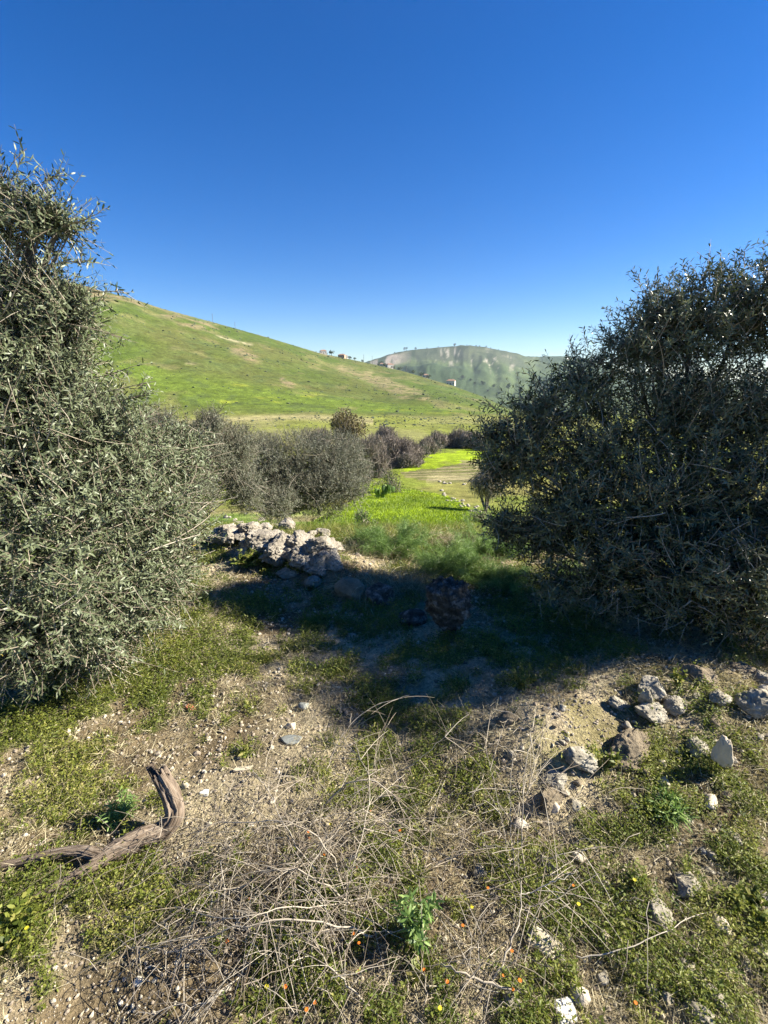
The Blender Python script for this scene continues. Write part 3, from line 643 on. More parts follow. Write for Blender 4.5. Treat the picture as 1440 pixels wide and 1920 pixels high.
# right bank rocks
G4 = 'rocks on the bank at the right'
bank_rocks = [(1222, 1298, .16, .13, .13, 'rock', 'rounded tan rock at the top of the rock cluster', .2), (1207, 1330, .055, .14, .06, 'rock', 'pointed upright stone in the rock cluster', .0), (1262, 1325, .15, .09, .11, 'rock', 'pale sloping rock right of the pointed stone', .2),
              (1218, 1345, .18, .11, .13, 'rock', 'grey pitted rock at the front of the cluster', .2), (1160, 1325, .11, .07, .1, 'rock', 'pale low rock at the left of the cluster', .25), (1345, 1315, .13, .09, .1, 'rock', 'rounded grey rock between the cluster and the right edge', .2),
              (1310, 1272, .16, .10, .13, 'rock_brown', 'half shaded rock behind the cluster by a green sprig', .2), (1418, 1325, .20, .14, .18, 'rock', 'large pale rock cut by the right edge of the picture', .2), (1180, 1415, .24, .15, .17, 'rock_brown', 'long earthy brown rock crusted with soil, below the cluster', .3),
              (1345, 1450, .08, .19, .07, 'rock_white', 'smooth cream stone standing upright in the bank', -.08), (1300, 1405, .11, .08, .1, 'rock', 'grey rock tucked behind the upright cream stone', .3), (1080, 1430, .17, .09, .13, 'rock', 'grey white lichened rock left of the leafy sprig', .2),
              (1040, 1465, .12, .08, .1, 'rock', 'low grey rock just under the lichened one', .35), (1030, 1505, .12, .10, .1, 'rock_brown', 'earthy rock at the dark hollow in the bank', .35), (950, 1350, .12, .07, .09, 'rock_brown', 'smooth tan rock in half shade left of the bank', .25),
              (1020, 1625, .13, .07, .08, 'rock', 'oblong grey rock under the dry canes', .3), (1283, 1665, .095, .06, .12, 'rock', 'oval grey pitted rock lower right, farther of a pair', .2), (1235, 1722, .085, .06, .12, 'rock', 'tapering grey rock lower right, nearer of a pair', .2),
              (1375, 1575, .05, .04, .07, 'rock', 'small lumpy tan stone near the right edge', .2), (1425, 1690, .08, .04, .05, 'rock', 'flat pale stone at the right edge', .2), (1300, 1830, .07, .025, .06, 'slab', 'flat tan stone lying on bare soil at the lower right', .2),
              (1310, 1905, .07, .04, .08, 'rock', 'rough grey stone at the bottom edge, lower right', .2), (1135, 1765, .04, .035, .05, 'rock_white', 'small pale stone at the foot of the long dry stem', .2), (1435, 1790, .09, .03, .07, 'slab', 'pale slab cut by the right edge', .2),
              (1220, 1860, .035, .03, .03, 'rock', 'small rounded stone near the bottom, left of two', .2), (1250, 1880, .04, .035, .04, 'rock', 'small rounded stone near the bottom, right of two', .2), (1395, 1262, .14, .08, .12, 'rock_brown', 'shaded rock at the edge of the black shadow, far right', .2),
              (1435, 1280, .12, .08, .1, 'rock', 'grey rock in half shade at the far right edge', .2), (900, 1640, .06, .04, .05, 'rock', 'grey stone among the dry canes, right of centre', .3), (670, 1620, .08, .05, .06, 'rock_white', 'white stone among the dry brambles in the centre', .3), (385, 1492, .045, .03, .035, 'slab_white', 'small white stone right of the fallen wood', .2),
              (545, 1365, .05, .04, .05, 'rock_white', 'pale knobbly stone behind the flat grey one', .2), (660, 1195, .09, .04, .06, 'rock', 'flat grey stone in the shade at the centre', .2), (585, 1215, .05, .03, .04, 'rock', 'small grey stone in the shade left of the flat one', .2)]
for i, (x, y, w, h, d, m, lb, sk) in enumerate(bank_rocks):
    rock('bank_rock' if x > 900 else 'stone', x, y, w, h, d, lb, m, G4 if x > 900 else None, seed=200 + i, rot=(RNG.uniform(-.25, .25), RNG.uniform(-.25, .25), RNG.uniform(-.6, .6)), sub=5 if w > .1 else 4, cuts=10, rough=.24, pits=.10, sink=sk + .13, cat='rock' if w > .06 else 'stone')
for i in range(46):
    x = RNG.uniform(960, 1440); y = RNG.uniform(1290, 1900); w = RNG.uniform(.02, .06)
    rock('bank_stone', x, y, w * 1.3, w * .8, w, 'small half buried stone scattered over the bank at the right', ['rock', 'rock', 'rock_brown', 'rock_white'][i % 4], 'small stones scattered over the bank', seed=700 + i, rot=(0, 0, RNG.uniform(0, 6)), sub=3, cuts=9, rough=.25, pits=.08, cat='stone', sink=.3)
for i in range(22):
    x = RNG.uniform(60, 620); y = RNG.uniform(1330, 1560); w = RNG.uniform(.012, .03)
    rock('gravel_stone', x, y, w * 1.3, w * .8, w, 'small pale stone on the gravelly ground behind the fallen wood', 'rock_white', 'small stones on the gravel behind the fallen wood', seed=800 + i, rot=(0, 0, RNG.uniform(0, 6)), sub=3, cuts=9, rough=.25, pits=.08, cat='stone', sink=.3)
def slab(name, px, py, w, d, h, rz, label, mat, cat, tilt=(0, 0), seed=0):
    p = gnd(px, py); bm = bmesh.new(); bmesh.ops.create_cube(bm, size=2); bmesh.ops.subdivide_edges(bm, edges=bm.edges[:], cuts=11, use_grid_fill=True)
    for v in bm.verts:
        q = np.array(v.co[:]); k = (np.abs(q) ** 7).sum() ** (1 / 7.0); q = q / k
        q *= 1 + .16 * (float(fbm(q[0] * 1.3 + seed, q[1] * 1.3, q[2] * 1.3, 3, seed)) - .5) + .07 * (float(fbm(q[0] * 6 + seed, q[1] * 6, q[2] * 6, 2, seed + 9)) - .5)
        q[0] += .25 * q[1] * (1 if q[0] > 0 else .3); v.co = Vector((q[0] * w / 2, q[1] * d / 2, q[2] * h / 2))
    me = bpy.data.meshes.new(name); bm.to_mesh(me); bm.free(); me.materials.append(M[mat])
    o = bpy.data.objects.new(name, me); scene.collection.objects.link(o); o.location = (p[0], p[1], p[2] + h * .22); o.rotation_euler = (tilt[0], tilt[1], rz)
    return tag(o, label, cat)
slab('cut_stone', 1020, 1775, .085, .05, .03, -.5, 'tan squared block of stone lying in the weeds right of the dry canes', 'slab', 'stone block', (.3, .2), 1)
slab('plaster_block', 1058, 1903, .055, .05, .03, .2, 'white squared block at the bottom edge of the picture', 'slab_white', 'block', (.1, .1), 2)
slab('brick_shard', 357, 1330, .045, .025, .02, -.5, 'broken piece of orange brick on the soil at the edge of the tree shadow', 'brick', 'brick', (.2, .2), 3)
slab('pale_chip', 456, 1444, .07, .018, .012, .15, 'narrow pale stone chip lying on the gravel', 'slab', 'stone chip', (.1, 0), 4)
rock('flat_stone', 546, 1392, .11, .025, .06, 'dark grey oval flat stone at the edge of the shade', 'slate', None, seed=77, sub=4, cuts=3, rough=.05, pits=.02, sink=.1, cat='stone')
rock('grey_stone', 570, 1328, .06, .035, .05, 'bluish grey stone in the shade above the flat oval one', 'slate', None, seed=78, sub=4, cuts=5, rough=.1, pits=.03, sink=.1, cat='stone')

# ------------------------------------------------------------------ fallen wood
def hp(px, py, h):
    a, t = ray(px, py); Y = (h - CAM_H) / t; return np.array([a * Y, Y, h])
def wood_limb(name, pts, radii, parent, origin, seed=0, k=120, sides=56, knots=.18):
    pts = np.array(pts, float); n = len(pts); tt = np.linspace(0, n - 1, k)
    P = np.empty((k, 3))
    for j, t in enumerate(tt):       # Catmull-Rom
        i = min(int(t), n - 2); u = t - i; p0, p1, p2, p3 = pts[max(i - 1, 0)], pts[i], pts[i + 1], pts[min(i + 2, n - 1)]
        P[j] = .5 * ((2 * p1) + (-p0 + p2) * u + (2 * p0 - 5 * p1 + 4 * p2 - p3) * u * u + (-p0 + 3 * p1 - 3 * p2 + p3) * u ** 3)
    R = np.interp(tt, np.arange(n), radii); T = unit(np.gradient(P, axis=0))
    ref = np.array([0, 0, 1.0]); A0 = unit(np.cross(T, ref + 0 * T)); bad = np.linalg.norm(np.cross(T, ref + 0 * T), axis=1) < .2; A0[bad] = unit(np.cross(T[bad], np.array([1, 0, 0.0]) + 0 * T[bad]))
    for j in range(1, k):
        A0[j] = unit(A0[j - 1] - T[j] * (A0[j - 1] @ T[j]))
    B0 = np.cross(T, A0); th = np.arange(sides) * 2 * math.pi / sides; s = np.cumsum(np.r_[0, np.linalg.norm(np.diff(P, axis=0), axis=1)])
    TH = th[None, :] + s[:, None] * 1.6
    g = fbm(np.cos(TH) * 2.2 + seed, np.sin(TH) * 2.2, s[:, None] * 5, 4, seed) - .5
    g2 = np.abs(fbm(np.cos(TH) * 5 + seed, np.sin(TH) * 5, s[:, None] * 3, 3, seed + 5) - .5) * 2
    g3 = fbm(np.cos(TH) * 9 + seed, np.sin(TH) * 9, s[:, None] * 6, 3, seed + 8) - .5
    crack = sstep(.07, .0, np.abs(fbm(np.cos(TH) * 3 + seed, np.sin(TH) * 3, s[:, None] * 2.2, 2, seed + 11) - .5))
    RR = R[:, None] * (1 + knots * 2.6 * g + .12 * g3 - .13 * crack - .30 * np.clip(.22 - g2, 0, 1) * 4)
    RR[0] *= .25; RR[-1] *= .25
    V = P[:, None] + RR[..., None] * (np.cos(th)[None, :, None] * A0[:, None] + np.sin(th)[None, :, None] * B0[:, None])
    V[-3:] += T[-3:, None] * (RNG.normal(size=(1, sides, 1)) * R[-1] * .5); V[:3] += T[:3, None] * (RNG.normal(size=(1, sides, 1)) * R[0] * .4)
    idx = np.arange(k * sides).reshape(k, sides); nx = np.roll(idx, -1, 1)
    q = np.stack([idx[:-1], nx[:-1], nx[1:], idx[1:]], -1).reshape(-1, 4)
    mb = MB(); mb.add(V, [q]); c0 = len(V.reshape(-1, 3)); mb.add(np.array([P[0], P[-1]]), [])
    mb.f[3].append(np.array([[c0, (j + 1) % sides, j] for j in range(sides)])); mb.f[3].append(np.array([[c0 + 1, (k - 1) * sides + j, (k - 1) * sides + (j + 1) % sides] for j in range(sides)]))
    o = mb.build(name, M['wood'], parent, True, origin)
    gr = o.data.attributes.new('grain', 'FLOAT_VECTOR', 'POINT'); G = np.zeros((len(o.data.vertices), 3), np.float32)
    GG = np.stack([np.cos(TH) * 5.0 + seed, np.sin(TH) * 5.0, np.repeat(s[:, None], sides, 1) * 10], -1).reshape(-1, 3); G[:len(GG)] = GG
    gr.data.foreach_set('vector', G.reshape(-1)); return o
w0 = hp(200, 1615, 0.0)
dw = empty('driftwood', w0, 'weathered brown fallen branch with a hooked end and forked tips, lying at the lower left', 'dead wood')
wood_limb('log', [hp(186, 1612, .05), hp(215, 1597, .05), hp(262, 1573, .055), hp(305, 1556, .055), hp(327, 1532, .085), hp(324, 1502, .12), hp(314, 1476, .16), hp(300, 1450, .20)], [.024, .034, .036, .033, .032, .033, .034, .033], dw, w0, 3, 200)
wood_limb('branch', [hp(195, 1608, .05), hp(150, 1596, .06), hp(90, 1603, .055), hp(30, 1618, .04), hp(-60, 1636, .03)], [.024, .018, .015, .013, .009], dw, w0, 8, 120)
wood_limb('branch', [hp(198, 1612, .05), hp(160, 1632, .05), hp(110, 1660, .04), hp(58, 1687, .025)], [.022, .016, .014, .008], dw, w0, 12, 100)
wood_limb('branch', [hp(185, 1608, .05), hp(176, 1632, .035), hp(180, 1662, .015)], [.016, .011, .005], dw, w0, 15, 60)

# ------------------------------------------------------------------ dry canes and brambles
def cane(mb, pts, r0, r1, rnd=.8, k=14):
    pts = np.array(pts, float); t = np.linspace(0, len(pts) - 1, k); i = np.minimum(t.astype(int), len(pts) - 2); u = (t - i)[:, None]
    p0, p1, p2, p3 = pts[np.maximum(i - 1, 0)], pts[i], pts[i + 1], pts[np.minimum(i + 2, len(pts) - 1)]
    P = .5 * ((2 * p1) + (-p0 + p2) * u + (2 * p0 - 5 * p1 + 4 * p2 - p3) * u * u + (-p0 + 3 * p1 - 3 * p2 + p3) * u ** 3)
    P += RNG.normal(size=P.shape) * .0025
    tubes(mb, P[None], np.linspace(r0, r1, k)[None], 5, rnd); return P
def bramble(name, label, canes, twigs_n, center, spread, hmax, group=None, side=30, r=.0012):
    root = hp(center[0], center[1], 0.0); t = empty(name, root, label, 'dry bramble', group); St, Tw = MB(), MB()
    for c_ in canes:
        P = cane(St, [hp(*q) for q in c_[0]], c_[1] * .72, c_[1] * .35, .6 + .4 * RNG.random(), 18)
        m = side; j = RNG.integers(1, 17, m); D = unit(unit(P[j] - P[j - 1]) * .7 + RNG.normal(size=(m, 3)) * .6); L = RNG.uniform(.05, .22, m)
        PP = np.stack([P[j] + D * (L * q)[:, None] + np.array([0, 0, -.25]) * (L * q * q)[:, None] for q in np.linspace(0, 1, 5)], 1)
        tubes(Tw, PP, np.linspace(.0014, .0005, 5)[None], 3, RNG.random(m))
    n = twigs_n; cx, cy = root[0], root[1]
    B = np.stack([cx + RNG.normal(size=n) * spread[0], cy + RNG.normal(size=n) * spread[1], np.zeros(n)], 1); B[:, 2] = H(B[:, 0], B[:, 1]) + RNG.uniform(0, hmax, n) ** 1
    D = unit(RNG.normal(size=(n, 3)) * [1, .8, .35] + [0, 0, .1]); L = RNG.uniform(.05, .28, n); sd = rand_dirs(n) * .3
    PP = np.stack([B + D * (L * q)[:, None] + sd * (L * q * q)[:, None] - np.array([0, 0, .4]) * (L * q * q)[:, None] + RNG.normal(size=(n, 3)) * .003 for q in np.linspace(0, 1, 6)], 1)
    tubes(Tw, PP, np.linspace(r, r * .4, 6)[None], 3, RNG.random(n))
    St.build('stem', M['twig'], t, True, root); Tw.build('twigs', M['twig'], t, True, root); return t
bramble('dry_bramble', 'tangle of arching grey dead bramble canes in the middle foreground',
        [([(700, 1752, .05), (600, 1728, .14), (500, 1728, .17), (400, 1752, .13), (330, 1785, .05)], .0040), ([(660, 1700, .04), (610, 1660, .13), (560, 1632, .18), (510, 1635, .18), (440, 1668, .12), (395, 1695, .05)], .0035),
         ([(650, 1690, .03), (620, 1600, .16), (560, 1550, .22), (500, 1540, .2), (400, 1545, .12), (350, 1570, .05)], .003), ([(600, 1520, .04), (640, 1475, .16), (690, 1462, .2), (735, 1490, .16), (768, 1545, .06), (750, 1620, .02)], .0032),
         ([(705, 1900, .02), (655, 1850, .06), (610, 1800, .1), (590, 1760, .1)], .0038), ([(640, 1680, .03), (560, 1590, .15), (500, 1480, .2), (470, 1440, .2)], .0022), ([(650, 1700, .03), (540, 1700, .18), (440, 1720, .2), (330, 1700, .08)], .0025),
         ([(450, 1830, .03), (380, 1880, .05), (250, 1900, .02)], .0022), ([(240, 1775, .02), (310, 1780, .05), (400, 1790, .05)], .0025), ([(640, 1700, .03), (680, 1560, .15), (690, 1450, .2), (640, 1380, .15)], .0022),
         ([(560, 1640, .05), (620, 1560, .1), (700, 1500, .15), (760, 1450, .12)], .002)], 900, (545, 1680), (.24, .18), .15)
bramble('dry_bramble', 'thin dead canes rising beside the big rock, right of centre', [([(985, 1650, .02), (978, 1560, .14), (985, 1440, .28), (1000, 1350, .38)], .0028), ([(965, 1650, .02), (955, 1500, .2), (965, 1400, .3)], .002), ([(960, 1640, .02), (930, 1480, .2), (905, 1380, .3)], .0016),
        ([(990, 1620, .02), (1040, 1605, .12), (1125, 1588, .12)], .002), ([(985, 1500, .1), (1010, 1400, .22), (1045, 1330, .3)], .0018)], 150, (960, 1560), (.16, .16), .14, side=14, r=.0013)
bramble('dry_bramble', 'bent pale cane with forked arms at the lower centre right', [([(920, 1850, .02), (950, 1790, .06), (975, 1720, .1), (975, 1650, .14)], .004), ([(975, 1680, .1), (1030, 1655, .13), (1085, 1635, .15)], .0028), ([(975, 1700, .1), (1030, 1690, .12), (1120, 1640, .16)], .002)], 90, (940, 1760), (.14, .14), .1, side=10, r=.0012)
bramble('fallen_stick', 'thick brown stick lying across the weeds at the bottom centre', [([(985, 1862, .04), (900, 1838, .06), (860, 1822, .07), (815, 1798, .05)], .0050), ([(790, 1920, .02), (800, 1850, .05), (780, 1790, .08)], .003)], 60, (880, 1850), (.12, .06), .05, side=8, r=.0012)
bramble('dry_cane', 'long bare stem lying across the soil at the lower right', [([(1080, 1795, .03), (1170, 1780, .06), (1240, 1750, .07), (1290, 1722, .04)], .0026)], 8, (1180, 1780), (.1, .05), .03, side=5)
bramble('dry_cane', 'slender curved stem reaching up from the shade in the centre', [([(615, 1440, .03), (640, 1380, .12), (690, 1330, .2), (768, 1303, .26)], .0026)], 30, (650, 1430), (.12, .1), .05, side=9)
bramble('dry_cane', 'straight bare stem slanting over the weeds below the big boulder', [([(735, 1455, .02), (790, 1420, .1), (850, 1365, .2)], .002), ([(700, 1450, .02), (710, 1400, .1), (730, 1350, .18)], .0016)], 60, (780, 1450), (.16, .1), .06, side=8)

# ------------------------------------------------------------------ green plants
def fennel(px, py, r, h, label, n=9000, group='feathery fennel on the edge of the slope', fl=.055):
    p = gnd(px, py); t = empty('fennel', p, label, 'fennel', group); Lm, Sm = MB(), MB(); m = 46
    D = unit(RNG.normal(size=(m, 3)) * [1, 1, .4] + [0, 0, .9]); L = h * RNG.uniform(.6, 1.1, m)
    off = np.stack([RNG.normal(size=m) * r * .25, RNG.normal(size=m) * r * .25, np.zeros(m)], 1)
    def pos(i, t_): return p + off[i] + D[i] * (L[i] * t_)[:, None] * np.array([r / h * 1.3, r / h * 1.3, 1]) - np.array([0, 0, .35]) * (L[i] * t_ * t_)[:, None]
    K = 5; PP = np.stack([pos(np.arange(m), np.full(m, q)) for q in np.linspace(0, 1, K)], 1); tubes(Sm, PP, np.linspace(.003, .001, K)[None], 4, RNG.random(m))
    i = RNG.integers(0, m, n); tt = RNG.uniform(.2, 1.02, n); B = pos(i, tt) + RNG.normal(size=(n, 3)) * .018
    ribbons(Lm, B, D[i] * .6 + RNG.normal(size=(n, 3)) * .8, fl * RNG.uniform(.5, 1.3, n), .0026, .3, RNG.random(m)[i] * .5 + RNG.random(n) * .5, 3)
    Lm.build('fronds', M['fennel'], t, False, p); Sm.build('stem', M['fennel'], t, True, p)
fennel(850, 1075, .34, .42, 'widest mound of feathery fennel, just behind the big boulder', 16000)
fennel(745, 1035, .36, .48, 'tall feathery fennel clump before the bright green field', 12000)
fennel(905, 1035, .3, .34, 'fennel clump between the mound and the right olive', 8000)
fennel(960, 1035, .24, .26, 'fennel clump half under the left side of the right olive', 8000)
fennel(1085, 1090, .26, .26, 'shaded fennel clump under the right olive', 6000)
fennel(690, 1020, .2, .24, 'small fennel clump right of the heap of boulders', 5000)
fennel(955, 1100, .24, .22, 'yellow green fennel clump right of the big boulder', 7000)
def tussock(name, px, py, n, L, lean, label, mat, w=.0028, cat='grass tussock', group=None, spread=.05, droop=.5):
    p = gnd(px, py); mb = MB(); B = p + np.stack([RNG.normal(size=n) * spread, RNG.normal(size=n) * spread, np.zeros(n)], 1)
    D = unit(RNG.normal(size=(n, 3)) * [.7, .7, .3] + np.array(lean)); ribbons(mb, B, D, L * RNG.uniform(.5, 1.2, n), w, droop * RNG.uniform(.6, 1.4, n), RNG.random(n), 6)
    o = mb.build(name, M[mat], None, False, p); o.location = tuple(p); return tag(o, label, cat, group)
tussock('dry_tussock', 700, 1100, 2400, .42, (-.1, -.3, .9), 'big drooping tussock of dead brown grass over a dark rock', 'straw', .0045, spread=.10, droop=1.0)
tussock('dry_tussock', 775, 1105, 900, .30, (.1, -.1, .8), 'greyish dry tussock between the brown tussock and the big boulder', 'straw', .0025, spread=.08)
tussock('dry_tussock', 690, 1040, 500, .32, (.1, 0, .8), 'pale dry grass standing behind the right end of the boulder heap', 'straw', .0028, spread=.14, droop=.6)
tussock('dry_tussock', 820, 1012, 420, .30, (.2, 0, .5), 'rounded heap of grey dead stems at the lip of the slope', 'straw', .0025, spread=.11, droop=.9)
tussock('dry_tussock', 920, 1070, 420, .26, (.2, 0, .5), 'grey dead stems between the fennel clumps', 'straw', .0025, spread=.14, droop=.9)
tussock('grass_tuft', 740, 1075, 300, .22, (0, 0, .9), 'dark green strap leaved tuft behind the brown tussock', 'green_leaf', .008, spread=.06, droop=.7)
tussock('grass_tuft', 735, 1318, 120, .13, (0, 0, .9), 'green grass tuft in the shade at the centre', 'green_leaf', .004, spread=.03, droop=.6)
tussock('grass_tuft', 620, 1400, 60, .13, (0, 0, .9), 'thin green tuft at the edge of the shade, centre left', 'green_leaf', .004, spread=.03, droop=.5)
tussock('grass_tuft', 450, 1320, 150, .09, (0, 0, .9), 'low green tuft in the shadow edge, left of centre', 'green_leaf', .003, spread=.05, droop=.6)
tussock('grass_tuft', 610, 1010, 900, .28, (.1, 0, .9), 'broad clump of mixed green and straw grass behind the boulder heap', 'green_leaf', .003, spread=.18, droop=.5)
tussock('dry_tussock', 345, 1130, 500, .12, (0, -.1, .5), 'low pale dry grass beside the left olive, right of its lowest leaves', 'straw', .0022, spread=.12, droop=.8)
tussock('dry_tussock', 410, 1100, 500, .13, (0, -.1, .6), 'low pale dry grass in front of the left end of the boulder heap', 'straw', .0022, spread=.13, droop=.8)
tussock('dry_tussock', 400, 1180, 400, .10, (0, 0, .4), 'flattened grey dry grass at the upper edge of the tree shadow', 'straw', .002, spread=.11, droop=.9)
tussock('dry_tussock', 860, 1030, 500, .30, (0, 0, .9), 'pale upright dry grass between the fennel clumps and the bright green field', 'straw', .003, spread=.08, droop=.5)
for x, y, n, L, lb in ((505, 1235, 200, .10, 'green tuft in the tree shadow, nearest the left olive'), (640, 1260, 160, .12, 'green tuft in the middle of the tree shadow'), (860, 1285, 200, .11, 'green tuft at the sunny edge of the shadow, below the big boulder'),
                       (580, 1170, 220, .14, 'strappy green tuft in the shadow below the boulder heap'), (930, 1225, 180, .11, 'green tuft deep in the shadow beside the big boulder'), (330, 1240, 260, .10, 'bright green tuft beside the lowest leaves of the left olive'),
                       (180, 1400, 260, .08, 'grassy patch between the left olive and the fallen wood'), (1085, 1260, 160, .09, 'green tuft where the shadow of the right olive ends'), (700, 1440, 160, .10, 'fresh green tuft in the sun below the shadow, centre')):
    tussock('grass_tuft', x, y, n, L, (0, 0, .9), lb, 'green_leaf', .0045, spread=.042, droop=.6)
def herb(px, py, r, h, n, label, name='leafy_weed', ll=.02, lw=.010, mat='green_leaf', group=None, stems=14, cat='weed'):
    p = gnd(px, py); t = empty(name, p, label, cat, group); Lm, Sm = MB(), MB(); m = stems
    D = unit(np.stack([RNG.normal(size=m) * r, RNG.normal(size=m) * r, np.full(m, h)], 1)); L = h * RNG.uniform(.6, 1.15, m); i = RNG.integers(0, m, n); tt = RNG.uniform(.15, 1, n)
    K = 4; PP = np.stack([p + D * (L * q)[:, None] for q in np.linspace(0, 1, K)], 1); tubes(Sm, PP, np.linspace(.0018, .0007, K)[None], 3, .5)
    B = p + D[i] * (L[i] * tt)[:, None]
    leaves(Lm, B, unit(D[i] * .5 + RNG.normal(size=(n, 3)) * [1, 1, .5]), unit(rand_dirs(n) + [0, 0, 1.2]), ll * RNG.uniform(.6, 1.3, n), lw * RNG.uniform(.7, 1.2, n), RNG.random(n))
    Lm.build('leaves', M[mat], t, False, p); Sm.build('stem', M[mat], t, True, p); return t
herb(1140, 1440, .03, .07, 130, 'upright light green sprig beside the lichened rock', stems=8)
herb(1270, 1290, .03, .10, 150, 'tall dark green sprig behind the rock cluster', stems=7)
herb(470, 1062, .14, .18, 700, 'dense round leafy plant in front of the boulder heap', ll=.03, lw=.02, stems=30)
herb(555, 1078, .08, .13, 260, 'bright leafy plant at the foot of the boulder heap', ll=.03, lw=.018)
herb(1250, 1520, .13, .06, 900, 'feathery silver green thistle patch on the bank', name='thistle', ll=.045, lw=.005, mat='fennel', stems=60)
herb(225, 1540, .08, .09, 420, 'spiky pale green thistle in the hook of the fallen wood', name='thistle', ll=.028, lw=.005, mat='fennel', stems=22)
herb(770, 1760, .06, .14, 420, 'grey green thistle standing in the centre foreground', name='thistle', ll=.028, lw=.007, mat='fennel', stems=12)
herb(980, 1290, .12, .11, 800, 'yellow green bushy weed left of the rock cluster', ll=.014, lw=.007, stems=40)
herb(20, 1760, .10, .10, 700, 'bright green leafy weeds at the left edge below the fallen wood', ll=.022, lw=.011, stems=40)
herb(1400, 1710, .09, .06, 500, 'dark green leafy clump near the right edge', ll=.02, lw=.012, stems=40)
herb(785, 1815, .05, .02, 30, 'low plant with broad red and green leaves at the bottom centre', ll=.05, lw=.03, stems=8)
herb(1190, 1660, .03, .05, 60, 'small yellowish sprig beside the oval rock', ll=.022, lw=.009, stems=6)
herb(458, 1415, .03, .02, 30, 'small rosette of broad leaves on the gravel', ll=.035, lw=.012, stems=6)

# small orange marigolds and yellow flowers
def flower(px, py, h, label, group, mat='flower', r=.008):
    p = hp(px, py, h); g = np.array([p[0] + RNG.normal() * .01, p[1] + .01, float(H(p[0], p[1]))]); t = empty('flower', g, label, 'flower', group); Pm, Sm = MB(), MB(); m = 9
    an = np.arange(m) * 2 * math.pi / m; D = np.stack([np.cos(an), np.sin(an), np.full(m, .25)], 1); tilt = RNG.normal(size=3) * .3
    leaves(Pm, np.tile(p, (m, 1)), D + tilt * .3, np.tile([0, 0, 1.0], (m, 1)), r, r * .6, RNG.random(m)); Pm.build('petals', M[mat], t, False, g)
    tubes(Sm, bez(g, p, jit=.01, k=4)[None], np.full((1, 4), .0009), 3); Sm.build('stem', M['green_leaf'], t, False, g)
of = [(578, 1560), (608, 1603), (670, 1626), (580, 1572), (663, 1750), (673, 1768), (672, 1822), (468, 1685), (795, 1818), (868, 1735), (960, 1783), (944, 1829), (915, 1665), (838, 1840), (575, 1893), (750, 1557), (695, 1520), (426, 1765), (1192, 1880), (1075, 1660), (962, 1855), (590, 1880), (535, 1850), (975, 1838)]
for x, y in of: flower(x, y, RNG.uniform(.05, .1), 'tiny orange field marigold among the weeds of the foreground', 'orange marigolds in the foreground weeds', r=RNG.uniform(.004, .006))
yf_ = [(500, 1850), (825, 1890), (1085, 1695), (50, 1740), (620, 1545), (885, 1700), (1190, 1650)]
for x, y in yf_: flower(x, y, .07, 'tiny yellow flower among the weeds of the foreground', 'yellow flowers in the foreground weeds', 'yellow', .006)

